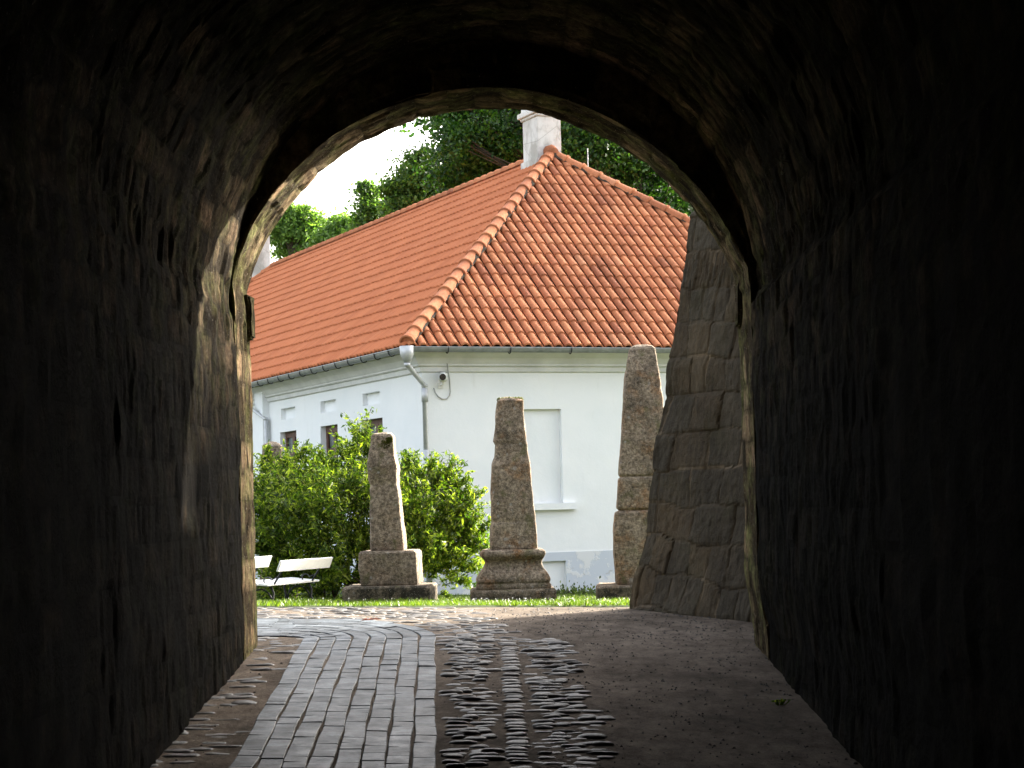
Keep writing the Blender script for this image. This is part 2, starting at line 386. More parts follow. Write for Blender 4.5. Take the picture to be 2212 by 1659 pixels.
# face of ring towards the viewer (between vault profile and ring profile)
V = []; A = []; UV = []; K = 8; N = len(pv)
def proj(p, n=260): return p
for k in range(K+1):
    for i in range(N):
        a, b = pv[i], pr[i]; t = k/K
        x = a[0]*(1-t)+b[0]*t; z = a[1]*(1-t)+b[1]*t
        x += (x+.1)*.03*(1-t)*1.0; z += .10*(1-t)*(1 if z > 1 else 0)
        e, c1, c2 = block(pv[i][2]*1.0, t*.5+40, hrow=.3, blen=.5, seed=8)
        V.append((x, YR+.01+.03*(c1-.5)+.02*noise.noise(Vector((x*5, 1, z*5))), z)); A.append(c2*.7 if e > .015 else .1); UV.append((pv[i][2], t*.5))
fs = [(j*N+i, j*N+i+1, (j+1)*N+i+1, (j+1)*N+i) for j in range(K) for i in range(N-1)]
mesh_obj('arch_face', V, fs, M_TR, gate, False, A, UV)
# outer shell: facade with the hole, roof, sides, inner end wall
BX0, BX1, BZ0, BZ1 = -13., 13., -2.6, 7.5
V = []; fs = []
for (x, z, s) in pr:
    V.append((-.1+(x+.1)*1.06, YE-.01, .6+(z-.6)*1.05))
    dx, dz = x+.1, z-.6
    k = min((BX1+.1)/dx if dx > 1e-4 else 1e9, (BX0+.1)/dx if dx < -1e-4 else 1e9, (BZ1-.6)/dz if dz > 1e-4 else 1e9, (BZ0-.6)/dz if dz < -1e-4 else 1e9)
    V.append((-.1+dx*k, YE-.01, .6+dz*k))
N2 = len(pr)
fs = [(2*i, 2*i+1, 2*i+3, 2*i+2) for i in range(N2-1)]
mb = MB(); mb.add(V, fs, .5)
Y0 = -6.3
mb.add([(BX0, Y0, BZ0), (BX1, Y0, BZ0), (BX1, YE-.01, BZ0), (BX0, YE-.01, BZ0), (BX0, Y0, BZ1), (BX1, Y0, BZ1), (BX1, YE-.01, BZ1), (BX0, YE-.01, BZ1)],
       [(4, 5, 6, 7), (0, 1, 5, 4), (1, 2, 6, 5), (3, 0, 4, 7)], .5)
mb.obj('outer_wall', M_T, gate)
mb = MB(); mb.box((-2.9, -5.9, -2.4), (5.8, 0, 0), (0, -.12, 0), (0, 0, 6.9)); mb.obj('light_blocker', M_BARK, gate)  # unseen panel added to shut light out behind the camera
def rough_box(name, c, s, mat, parent, seed=0, amp=.02, res=.05, bev=.02, r=None):
    bm = bmesh.new(); bmesh.ops.create_cube(bm, size=1)
    bmesh.ops.scale(bm, vec=s, verts=bm.verts); bmesh.ops.bevel(bm, geom=bm.edges[:], offset=bev, segments=2, affect='EDGES')
    n = max(1, int(max(s)/res/2)); bmesh.ops.subdivide_edges(bm, edges=[e for e in bm.edges if e.calc_length() > res*2], cuts=n, use_grid_fill=True)
    for v in bm.verts:
        p = v.co + Vector(c); v.co = p + noise.noise_vector(p*5+Vector((seed, 0, 0)))*amp
    return bm_obj(name, bm, mat, parent, False)
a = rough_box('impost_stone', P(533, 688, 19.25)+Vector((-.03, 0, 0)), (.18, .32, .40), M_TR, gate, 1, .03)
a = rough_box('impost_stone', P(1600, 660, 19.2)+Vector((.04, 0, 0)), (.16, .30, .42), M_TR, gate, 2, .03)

# pale bent strip standing in for a slit of daylight, high right
mb = MB()
c = P(1690, 355, 15.2)
for (a, b) in (((-.004, 0, .075), (-.012, .0, .03)), ((-.016, 0, .02), (.0, .0, -.035)), ((.0, 0, -.04), (-.004, 0, -.075))):
    A_ = c+Vector(a); B_ = c+Vector(b); mb.tube([A_, (A_+B_)/2+Vector((.004, 0, 0)), B_], [.005, .013, .004], 6)
mb.tube([c+Vector((-.012, 0, .02)), c+Vector((.15, .0, .03))], .006, 6)
tag(mb.obj('daylight_glint', M_PLAST), 'tiny bent pale strip added for a daylight glint on the right side of the vault', 'bracket')

# ---------------------------------------------------------------- buttress
def buttress():
    edge = [(1354, 1317), (1364, 1280), (1382, 1200), (1394, 1130), (1400, 1080), (1409, 1010), (1415, 960), (1430, 880), (1435, 862), (1437, 800), (1450, 745), (1462, 660), (1466, 622), (1476, 560), (1484, 500), (1489, 470), (1494, 455)]
    zl = []; 
    for (u, v) in edge:
        d = 23.3 + .28*(1317-v)/870
        p = P(u, v, d); zl.append((p.z, p.x, d))
    zs = [a[0] for a in zl]; xl = [a[1] for a in zl]; dl = [a[2] for a in zl]
    z0, z1 = -1.45, zs[-1]
    fdir = Vector((1.15, -2.05)).normalized()                 # foot line direction in plan, from left edge to right (towards viewer)
    bdir = Vector((.62, .78)).normalized()                    # left flank goes back
    nz = 200; V = []; A = []
    nb, nf = 26, 260
    Lf = 4.9
    def top(s): return z1 + .05 + (0 if s < 1.3 else .9*smooth((s-1.3)/1.5))
    cols = [(-1, k) for k in range(nb, 0, -1)] + [(1, k) for k in range(nf+1)]
    for i, (side, k) in enumerate(cols):
        if side < 0: s = -k*.09
        else: s = Lf*(k/nf)
        for j in range(nz+1):
            tp = top(s) if s > 0 else z1+.05
            z = z0 + (tp-z0)*j/nz
            zc = min(z, z1)
            ex = np.interp(zc, zs, xl); ed = np.interp(zc, zs, dl)
            if z > z1: ex += (z-z1)*.18
            if s >= 0: x = ex + fdir.x*s; y = ed + fdir.y*s
            else: x = ex - bdir.x*s; y = ed - bdir.y*s
            e, c1, c2 = block(z+20+.05*s+.06*noise.noise(Vector((s*2, z*2, 4))), (s if s >= 0 else s-3)+.08*noise.noise(Vector((s*2, z*2, 14))), hrow=.40, blen=.56, seed=3)
            off = (c1-.5)*.012 - (.012*(1-smooth(e/.035)) if e < .035 else 0) + .008*noise.noise(Vector((x*13, y*13, z*11))) + .022*noise.fractal(Vector((x*2.3, y*2.3, z*2.3)), 1, 2, 5)
            nrm = Vector((-.87, -.49)) if s >= 0 else Vector((-.78, .62))
            if side > 0 and k == 0: nrm = Vector((-1, 0))
            # rounded shoulder at the head
            hd = max(0, z-(tp-.12))/.12
            x += (-nrm.x)*hd*hd*.10; y += (-nrm.y)*hd*hd*.10
            V.append((x+nrm.x*off, y+nrm.y*off, z))
            lightm = noise.noise(Vector((s*1.6, z*1.6, 2))) > .18
            A.append(c2*.92 if e > .020 else (.97 if lightm else .35))
    m = nz+1
    fs = [(i*m+j, (i+1)*m+j, (i+1)*m+j+1, i*m+j+1) for i in range(len(cols)-1) for j in range(nz)]
    # crown cap: strip back to a far line, plus back side
    n0 = len(V)
    for i, (side, k) in enumerate(cols):
        x, y, z = V[i*m+nz]
        V.append((x+1.1, y+.45, z)); A.append(.5)
    fs += [(i*m+nz, (i+1)*m+nz, n0+i+1, n0+i) for i in range(len(cols)-1)]
    n1 = len(V)
    for i in range(len(cols)):
        x, y, z = V[n0+i]; V.append((x+.4, y+.5, -1.6)); A.append(.5)
    fs += [(n0+i, n0+i+1, n1+i+1, n1+i) for i in range(len(cols)-1)]
    # outcrop mass behind reaching the gate wall
    mb = MB(); mb.v = [Vector(v) for v in V]; mb.f = fs; mb.a = A
    return mb.obj('buttress', M_B)
tag(buttress(), 'massive battered stone buttress with mortar lines right of the archway exit', 'buttress')
# ---------------------------------------------------------------- path of pavers
def path_pt(s, w):   # s along, w across 0 (left/inner) .. 1 (right/outer)
    yb = 19.75
    x_l = lambda y: -1.88-(y-13.5)*.022; x_r = lambda y: -.53-(y-13.5)*.036
    if s <= yb:
        y = s; x = x_l(y)*(1-w)+x_r(y)*w
    else:
        # quarter turn about pivot then off to the left
        piv = Vector((x_l(yb)-.25, yb)); r = .25 + w*(x_r(yb)-x_l(yb)); ry = .25 + w*1.75
        q = s-yb; qa = 1.7
        if q < qa:
            a = q/qa*math.pi/2; x = piv.x+r*math.cos(a); y = piv.y+ry*math.sin(a)
        else: x = piv.x-(q-qa); y = piv.y+ry + .03*(q-qa)
    return x, y
mb = MB()
NS = 8
for k in range(NS):
    s = 7+random.random()*.2
    while s < 24.5:
        L = random.choice([.12, .19, .26, .26, .34, .19]); wob = lambda s: .0045*math.sin(s*2.3+k*1.7)+.003*math.sin(s*6+k*2)
        g = .0055
        r = random.random(); tilt = [(random.random()-.5)*.006 for _ in range(4)]; dz = .014+(random.random()-.5)*.006
        w0, w1 = k/NS+g*1.0, (k+1)/NS-g*1.0
        segs = 2 if s < 19 else 4
        top = []; 
        rows = []
        for m_ in range(segs+1):
            ss = s+g/2+(L-g)*m_/segs
            a = path_pt(ss, w0+wob(ss)); b = path_pt(ss, w1+wob(ss)); rows.append((a, b))
        vs = []
        ci = .006
        for m_, (a, b) in enumerate(rows):
            for (p, q2, t0) in ((a, b, tilt[0]), (b, a, tilt[1])):
                dx, dy = q2[0]-p[0], q2[1]-p[1]; l = math.hypot(dx, dy)
                e_ = ci if 0 < m_ < segs else ci
                vs.append((p[0], p[1], gh(*p)-.03)); vs.append((p[0], p[1], gh(*p)+dz-.006+t0))
                vs.append((p[0]+dx/l*e_, p[1]+dy/l*e_, gh(*p)+dz+t0))
        fs = []
        for m_ in range(segs):
            a = m_*6; b = a+6
            fs += [(a, a+1, b+1, b), (a+1, a+2, b+2, b+1), (a+2, a+5, b+5, b+2), (a+5, a+4, b+4, b+5), (a+4, a+3, b+3, b+4)]
        e0 = segs*6
        fs += [(0, 3, 4, 1), (1, 4, 5, 2), (e0, e0+1, e0+4, e0+3), (e0+1, e0+2, e0+5, e0+4)]
        mb.add(vs, fs, r)
        s += L
o = mb.obj('path', M_PV); o['kind'] = 'structure'

# ---------------------------------------------------------------- cobbles
def in_path(x, y):
    if y < 19.9: return -1.93-(y-13.5)*.022 < x < -.5-(y-13.5)*.036
    # ellipse region
    px, py = -2.29, 19.75; dx, dy = x-px, y-py
    ro = 1.52; ryo = 2.05
    if dx > 0: return (dx/ro)**2+(dy/ryo)**2 < 1
    return .2 < dy < ryo-.03*dx
mb = MB()
def stone(x, y, lx, ly, hz, r):
    nu, nv = 9, 4; vs = []; z0 = gh(x, y)
    rot = (random.random()-.5)*.5; c, s_ = math.cos(rot), math.sin(rot); sd = random.random()*90
    for j in range(nv):
        a = j/(nv-1)*math.pi/2
        for i in range(nu):
            b = i/nu*2*math.pi; ca, sa = math.cos(a), math.sin(a)
            ex = abs(math.cos(b))**.7*math.copysign(1, math.cos(b)); ey = abs(math.sin(b))**.7*math.copysign(1, math.sin(b))
            k = (ca**.55)*(1+.18*noise.noise(Vector((math.cos(b)*1.3, math.sin(b)*1.3, sd))))
            px, py = ex*lx*k, ey*ly*k
            vs.append((x+px*c-py*s_, y+px*s_+py*c, z0-.007+hz*sa+.01*noise.noise(Vector((px*9, py*9, sd)))))
    fs = [(j*nu+i, j*nu+(i+1) % nu, (j+1)*nu+(i+1) % nu, (j+1)*nu+i) for j in range(nv-1) for i in range(nu)]
    fs.append(tuple((nv-1)*nu+i for i in range(nu)))
    mb.add(vs, fs, r)
def cob_region(test, x0, x1, y0, y1, dx, dy, prob=1.0, h=(.025, .05)):
    y = y0; row = 0
    while y < y1:
        x = x0+(row % 2)*dx*.5
        while x < x1:
            xx = x+(random.random()-.5)*dx*.6; yy = y+(random.random()-.5)*dy*.9
            if test(xx, yy) and random.random() < prob:
                stone(xx, yy, dx*(.32+.34*random.random()), dy*(.32+.34*random.random()), h[0]+h[1]*random.random(), random.random())
            x += dx
        y += dy; row += 1
# straight gutter line of flat stones
y = 8.0
while y < 19.6:
    L = random.uniform(.10, .18); stone(.005-(y-13.5)*.012+random.uniform(-.015, .015), y, .085, L*.46, random.uniform(.017, .025), .6+.4*random.random()); y += L
def right_edge(y): return np.interp(y, [8, 13.5, 15, 16.5, 18, 19.5, 21.5], [.66, .60, .62, .50, .52, .50, -.3]) + .06*math.sin(y*5)
cob_region(lambda x, y: not in_path(x-.06, y) and x > path_pt(min(y, 19.7), 1)[0]+.08 and abs(x+(y-13.5)*.012) > .16 and x < right_edge(y), -.75, .9, 8, 19.7, .18, .110, .98, (.009, .022))
cob_region(lambda x, y: x < path_pt(y, 0)[0]-.07, -2.5, -1.8, 8, 19.4, .22, .15, .6, (.006, .016))
cob_region(lambda x, y: not in_path(x-.03, y-.03) and x < np.interp(y, [19.7, 20.5, 21.5, 22.4, 23.2, 24], [-.0, -.05, -.15, -.35, -.5, -.7])+.1*math.sin(y*9), -8, .3, 19.7, 23.95, .20, .15, .95, (.009, .010))
o = mb.obj('cobbles', M_CO, None, True); o['kind'] = 'structure'

# loose grit and crumbs on the trodden dirt
mb = MB()
for k in range(2600):
    y = 11+12.4*random.random()**.8; x = random.uniform(-2.3, 2.3) if y < 19.4 else random.uniform(-.6, 3.2)
    if in_path(x, y): continue
    if random.random() < .7 and x < right_edge(y): continue
    if x > 1.5 and random.random() < .3: x = random.uniform(1.7, 2.2)
    r_ = random.uniform(.004, .013); z = gh(x, y)+.004; a0 = random.random()*6
    V = [(x+r_*(1+.4*random.random())*math.cos(a0+i*1.256), y+r_*math.sin(a0+i*1.256), z-.004) for i in range(5)]+[(x, y, z+r_*.7)]
    mb.add(V, [(i, (i+1) % 5, 5) for i in range(5)], random.random()*.9)
o = mb.obj('grit', M_CO); o['label'] = 'loose grit and crumbs scattered over the trodden dirt'; o['category'] = 'gravel'; o['kind'] = 'stuff'
# fallen leaf
c = G(790, 1350); 
mb = MB(); 
for k in range(3):
    x, y = c.x+.05*k-.05, c.y+.03*k
    zz = gh(x, y)+.045; mb.add([(x, y, zz), (x+.05, y-.02, zz+.012), (x+.1, y, zz+.002), (x+.05, y+.03, zz+.02)], [(0, 1, 2, 3)])
tag(mb.obj('fallen_leaf', mat_simple('dry_leaf', (.45, .16, .09), .8)), 'dry reddish leaf lying on the pale curved paving', 'leaf')

# ---------------------------------------------------------------- obelisks
def obelisk(label, d, prof, mat, rz=0, parts=None, seed=0, ky=1.0, grp='worn stone obelisks standing on the grass'):
    """prof: dict part -> list of (v, uleft, uright); rings built as rough rounded squares"""
    vmax = max(p[0] for L in prof.values() for p in L)
    um = sum((p[1]+p[2])/2 for p in prof['base'])/len(prof['base'])
    B = P(um, vmax, d); B.z = gh(B.x, B.y)-.02
    t = thing('obelisk', label, 'obelisk', B, rz, grp)
    c, s_ = math.cos(rz), math.sin(rz)
    for pname, L in prof.items():
        zs = []; 
        for (v, ul, ur) in L:
            pl = P(ul, v, d); pr_ = P(ur, v, d); zs.append(((pl.z+pr_.z)/2-B.z, pl.x-B.x, pr_.x-B.x))
        zs.sort()
        za = [k[0] for k in zs]; xa = [k[1] for k in zs]; xb = [k[2] for k in zs]
        if pname == 'base': za[0] = -.15
        H = za[-1]-za[0]; nr = max(8, int(H/.028)); m = 14
        V = []; fs = []
        hk = abs(c)+abs(s_)*ky
        for j in range(nr+1):
            z = za[0]+H*j/nr
            l = np.interp(z, za, xa); r = np.interp(z, za, xb); cx = (l+r)/2; hx = (r-l)/2/hk; hy = hx*ky
            rnd = .018
            ring = []
            for sd in range(4):
                for k in range(m):
                    q = -1+2*k/m
                    x, y = {0: (q, -1), 1: (1, q), 2: (-q, 1), 3: (-1, -q)}[sd]
                    # round corners
                    px, py = x*hx, y*hy
                    ix, iy = max(-hx+rnd*2, min(hx-rnd*2, px)), max(-hy+rnd*2, min(hy-rnd*2, py))
                    dx, dy = px-ix, py-iy; l2 = math.hypot(dx, dy)
                    if l2 > rnd*2: dx, dy = dx/l2*rnd*2, dy/l2*rnd*2
                    ring.append((ix+dx, iy+dy))
            edge = min(j, nr-j)/nr*H
            shr = 1-.05*max(0, 1-edge/.035)**2/ (hx*4)
            for (x, y) in ring:
                p = Vector((x*shr, y*shr, z)); q = p*3.2+Vector((seed*7, 0, 0))
                n1 = noise.fractal(q, 1, 2, 5); ch = noise.noise(p*6+Vector((0, seed*5, 0)))
                amp = .016
                dsp = n1*amp - (.03*max(0, ch-.35) if (abs(abs(x)-hx) < .05 and abs(abs(y)-hy) < .05) else 0)*2
                rr = Vector((x, y, 0)); rr.normalize()
                p += rr*dsp
                # local frame: cx is measured along world x
                V.append((p.x+cx*c, p.y-cx*s_, p.z+.01*noise.noise(Vector((x*4, y*4, seed)))*(1 if j > nr-2 else 0)))
        M4 = 4*m
        fs = [(j*M4+i, j*M4+(i+1) % M4, (j+1)*M4+(i+1) % M4, (j+1)*M4+i) for j in range(nr) for i in range(M4)]
        # lumpy cap
        n0 = len(V); last = V[nr*M4:(nr+1)*M4]
        ctr = Vector((sum(p[0] for p in last)/M4, sum(p[1] for p in last)/M4, za[-1]))
        dome = .03 if pname == 'shaft' else 0.004
        prev = nr*M4
        for rk, kk in enumerate((.75, .5, .25)):
            st = len(V)
            for p in last:
                q = ctr+(Vector(p)-ctr)*kk; q.z = za[-1]+dome*(1-kk*kk)+.02*noise.noise(q*7)*(1 if pname == 'shaft' else .3); V.append(tuple(q))
            fs += [(prev+i, prev+(i+1) % M4, st+(i+1) % M4, st+i) for i in range(M4)]; prev = st
        V.append((ctr.x, ctr.y, za[-1]+dome)); fs += [(prev+i, prev+(i+1) % M4, len(V)-1) for i in range(M4)]
        mesh_obj(pname, V, fs, mat, t, False)
    return t
ob1 = obelisk('short grey obelisk with a swollen neck and broken top, beside the bush', 29.2, {
    'shaft': [(938, 802, 851), (944, 801, 853), (960, 801, 854), (985, 797, 856), (998, 794, 860), (1008, 794, 863), (1034, 795, 862), (1046, 800, 862), (1060, 800, 865), (1100, 801, 869), (1150, 802, 875), (1190, 802, 879)],
    'pedestal': [(1189, 780, 906), (1194, 778, 909), (1230, 778, 911), (1264, 782, 913)],
    'base': [(1263, 746, 941), (1268, 744, 943), (1312, 744, 943)]}, M_O1, math.radians(-3), seed=1)
ob2 = obelisk('lone rust stained obelisk on a moulded base in front of the white wall', 29.6, {
    'shaft': [(862, 1078, 1127), (866, 1073, 1131), (895, 1070, 1131), (920, 1068, 1134), (952, 1065, 1137), (960, 1070, 1140), (985, 1067, 1142), (1002, 1061, 1145), (1059, 1059, 1150), (1120, 1060, 1157), (1126, 1062, 1156), (1132, 1059, 1158), (1187, 1056, 1162)],
    'pedestal': [(1186, 1040, 1173), (1190, 1036, 1177), (1197, 1034, 1179), (1203, 1038, 1176), (1210, 1046, 1171), (1216, 1047, 1170), (1226, 1044, 1174), (1238, 1034, 1184), (1249, 1028, 1189), (1256, 1027, 1189), (1259, 1031, 1186), (1262, 1027, 1191), (1271, 1025, 1193)],
    'base': [(1270, 1016, 1199), (1276, 1013, 1202), (1311, 1013, 1204)]}, M_O2, math.radians(2), seed=2)
ob3 = obelisk('tall brown obelisk with two horizontal grooves partly hidden by the buttress', 29.9, {
    'shaft': [(750, 1359, 1413), (756, 1357, 1416), (806, 1349, 1424), (863, 1345, 1433), (931, 1341, 1440), (1024, 1334, 1448), (1029, 1339, 1445), (1034, 1334, 1449), (1074, 1331, 1452), (1096, 1329, 1454), (1101, 1336, 1450), (1106, 1326, 1456), (1145, 1322, 1460), (1199, 1323, 1462), (1248, 1327, 1462), (1262, 1329, 1462)],
    'base': [(1260, 1290, 1500), (1264, 1285, 1504), (1306, 1284, 1505)]}, M_O3, math.radians(-2), seed=3)
ob4 = obelisk('dark round topped obelisk half hidden behind the left of the bush', 34.5, {
    'shaft': [(957, 574, 604), (962, 566, 610), (1000, 564, 612), (1040, 557, 614), (1120, 559, 617), (1200, 560, 620), (1262, 560, 622)],
    'base': [(1262, 545, 645), (1310, 545, 646)]}, M_O4, math.radians(4), seed=4)
# moss on tops
def moss(parent_obj, c, r, mat, seed, n=70):
    V = []; fs = []
    for _ in range(n):
        p = Vector(c)+Vector((random.uniform(-r, r), random.uniform(-r, r)*.8, random.uniform(-.01, .02)))
        s = random.uniform(.01, .03); k = len(V)
        for a in range(6): V.append((p.x+s*math.cos(a), p.y+s*math.sin(a), p.z))
        V.append((p.x, p.y, p.z+s*.8)); fs += [(k+a, k+(a+1) % 6, k+6) for a in range(6)]
    return mesh_obj('moss', V, fs, mat, parent_obj, True)
tp = P(1102, 861, 29.6)-ob2.location
moss(ob2, (tp.x, tp.y, tp.z-.015), .17, M_MOSS, 1, 260)

for (u, v, rr) in ((833, 960, .075), (825, 984, .05), (842, 950, .05)):
    c_ = P(u, v, 29.0); V = []; fs = []
    for _ in range(90):
        an_, q_ = random.random()*6.28, rr*random.random()**.5; s_ = random.uniform(.006, .016); k = len(V)
        px, pz, py = c_.x+q_*math.cos(an_)-ob1.location.x, c_.z+q_*math.sin(an_)*.8-ob1.location.z, -.188
        for a in range(5): V.append((px+s_*math.cos(a*1.256), py+.03, pz+s_*math.sin(a*1.256)))
        V.append((px, py, pz)); fs += [(k+a, k+(a+1) % 5, k+5) for a in range(5)]
    mesh_obj('moss', V, fs, M_MOSS, ob1, True)
# ---------------------------------------------------------------- house
dL = Vector((-.39, .921, 0)).normalized(); dR = Vector((.921, .39, 0)).normalized(); Z = Vector((0, 0, 1))
E0 = P(880, 746, 37.3); Apex = P(1190, 337, 45.0)
we = 2*(Apex-E0).dot(dR); LEN = 33.0
EZ = E0.z
E0 = Vector((E0.x, E0.y, EZ)); E1 = E0+dR*we; E3 = E0+dL*LEN; E2 = E1+dL*LEN
ApexF = E0 + dR*we/2 + dL*(Apex-E0).dot(dL); ApexF.z = Apex.z
run = (Apex-E0).dot(dL); ApexB = ApexF + dL*(LEN-2*run); RZ = Apex.z
OV = .42
W0 = E0+(dR+dL)*OV; W1 = E1+(-dR+dL)*OV; W2 = E2-(dR+dL)*OV; W3 = E3+(dR-dL)*OV
ground_z = -1.75
H = Vector((W0.x, W0.y, ground_z))
house = thing('house', 'long white house with an orange barrel tile hip roof and two chimneys', 'house', H)
def loc(p): return Vector(p)-H
def wallpanel(mb, O, D, N, L, z0, z1, holes):
    """plane panel with rectangular recesses; holes: (s0,s1,za,zb,depth,back)"""
    ss = sorted({0, L, *[h[0] for h in holes], *[h[1] for h in holes]}); zz = sorted({z0, z1, *[h[2] for h in holes], *[h[3] for h in holes]})
    def pt(s, z, dep=0): q = O+D*s-N*dep; return Vector((q.x, q.y, z))
    flip = D.cross(Z).dot(N) < 0
    def quad(a, b, c, d):
        f = (0, 1, 2, 3) if not flip else (3, 2, 1, 0); mb.add([a, b, c, d], [f])
    for i in range(len(ss)-1):
        for j in range(len(zz)-1):
            cs, cz = (ss[i]+ss[i+1])/2, (zz[j]+zz[j+1])/2
            if any(h[0] < cs < h[1] and h[2] < cz < h[3] for h in holes): continue
            quad(pt(ss[i], zz[j]), pt(ss[i+1], zz[j]), pt(ss[i+1], zz[j+1]), pt(ss[i], zz[j+1]))
    for (a, b, c, d, dep, back) in holes:
        quad(pt(a, c), pt(a, c, dep), pt(a, d, dep), pt(a, d)); quad(pt(b, c, dep), pt(b, c), pt(b, d), pt(b, d, dep))
        quad(pt(a, c), pt(b, c), pt(b, c, dep), pt(a, c, dep)); quad(pt(a, d, dep), pt(b, d, dep), pt(b, d), pt(a, d))
        if back: quad(pt(a, c, dep), pt(b, c, dep), pt(b, d, dep), pt(a, d, dep))
def sz_left(u, v): p = onplane(u, v, W0, -dR); return (p-W0).dot(dL), p.z
def sz_front(u, v): p = onplane(u, v, W0, -dL); return (p-W0).dot(dR), p.z
mb = MB()
WT = EZ-.05; WB = -2.6
# left side windows, small blind recesses above
wins = []; holesL = []
for (ul, ur, vt, vb) in ((605, 640, 933, 985), (692, 729, 919, 1000), (780, 826, 900, 985)):
    s1, zt = sz_left(ul, vt+3); s0, zt2 = sz_left(ur, vt-1); zt = (zt+zt2)/2
    wins.append((s0, s1, zt-1.42, zt)); 
ztw = sum(w_[3] for w_ in wins)/3
wins = [(a, b, ztw-1.42, ztw) for (a, b, c, d) in wins]
for wn in wins: holesL.append((*wn, .20, False))
rec = []
for (ul, ur, vt, vb) in ((607, 637, 880, 905), (692, 725, 866, 891), (783, 820, 845, 872)):
    s1, z1_ = sz_left(ul, vt+2); s0, z2_ = sz_left(ur, vt-1); zb_ = sz_left((ul+ur)/2, vb)[1]
    rec.append((s0, s1, zb_, (z1_+z2_)/2))
zr0 = sum(r[2] for r in rec)/3; zr1 = sum(r[3] for r in rec)/3
for r in rec: holesL.append((r[0], r[1], zr0, zr1, .10, True))
wl = wins[0][1]-wins[0][0]; step = (wins[0][0]-wins[2][0])/2
for k in range(1, 9):
    a = 11.2+k*step
    if a+wl < LEN-1.5: holesL.append((a, a+wl, ztw-1.42, ztw, .26, True))
LL = (W3-W0).length
wallpanel(mb, W0, dL, -dR, LL, WB, WT, holesL)
# front: blind window and cellar niche
s0, za = sz_front(1088, 884); s1, zb_ = sz_front(1217, 1086)
n0_, nza = sz_front(1140, 1214); n1_, nzb = sz_front(1224, 1288)
PLZ = sz_front(1250, 1191)[1]
holesF = [(s0, s1, zb_, za, .09, True), (s1+2.6, s1+2.6+(s1-s0), zb_, za, .09, True), (n0_, n1_, nzb, nza, .06, True)]
LF = (W1-W0).length
wallpanel(mb, W0, dR, -dL, LF, WB, WT, holesF)
wallpanel(mb, W1, dL, dR, LL, WB, WT, []); wallpanel(mb, W3, dR, dL, LF, WB, WT, [])
mb.v = [loc(p) for p in mb.v]; mb.obj('wall', M_W, house)
# pilaster at the left pipe
mb = MB(); sp_, _ = sz_left(583, 920); sp2, _ = sz_left(566, 920)
p = W0+dL*sp_; mb.box(loc((p.x, p.y, WB)), dL*(sp2-sp_), -dR*.16, Z*(WT-WB-.1)); mb.obj('pilaster', M_W, house)
# sweep a profile round the rectangle of the house
def rect_sweep(name, prof, mat, parent=house, corners=None, closed=True, smoothf=False):
    cs = corners or [W0, W1, W2, W3]; outs = [-(dR+dL), dR-dL, dR+dL, dL-dR]
    n = len(prof); V = []; fs = []
    for c, o_ in zip(cs, outs):
        for (off, z) in prof: q = c+o_*off; V.append(loc((q.x, q.y, z)))
    for k in range(4):
        k2 = (k+1) % 4
        fs += [(k*n+i, k2*n+i, k2*n+i+1, k*n+i+1) for i in range(n-1)]
    return mesh_obj(name, V, fs, mat, parent, smoothf)
czb = sz_front(1150, 803)[1]; cz2 = sz_front(1150, 790)[1]
rect_sweep('cornice', [(0, czb-.02), (.05, czb), (.055, cz2-.03), (.10, cz2-.015), (.11, cz2+.0), (.10, cz2+.02), (.13, cz2+.06), (.17, cz2+.13), (.24, cz2+.19), (.27, cz2+.22), (.29, EZ-.13), (.31, EZ-.12), (.32, EZ-.07), (0.0, EZ-.07)], M_CORN)
# plinth band (proud), with niche left open on the front
mb = MB()
holesP = [(n0_+.015, n1_+.015, nzb, nza, .02, False)]
O_ = W0-(dR+dL)*.015
wallpanel(mb, O_, dR, -dL, LF+.03, WB, PLZ, holesP); wallpanel(mb, O_, dL, -dR, LL+.03, WB, PLZ, [])
a = O_; mb.add([(a.x, a.y, PLZ), tuple((a+dR*(LF+.03)))[:2]+(PLZ,), tuple(W0+dR*(LF))[:2]+(PLZ,), (W0.x, W0.y, PLZ)], [(0, 1, 2, 3)])
mb.add([(a.x, a.y, PLZ), tuple((a+dL*(LL+.03)))[:2]+(PLZ,), tuple(W0+dL*(LL))[:2]+(PLZ,), (W0.x, W0.y, PLZ)], [(3, 2, 1, 0)])
mb.v = [loc(p) for p in mb.v]; mb.obj('plinth', M_PL, house)
# blind window sills
for k in (0, 1):
    a = s0+k*(2.6+s1-s0)-.12
    mb = MB(); q = W0+dR*a-dL*(-.05); mb.box(loc((q.x, q.y, zb_-.125)), dR*(s1-s0+.24+.12), -dL*.15, Z*.125); mb.obj('sill', M_W, house)
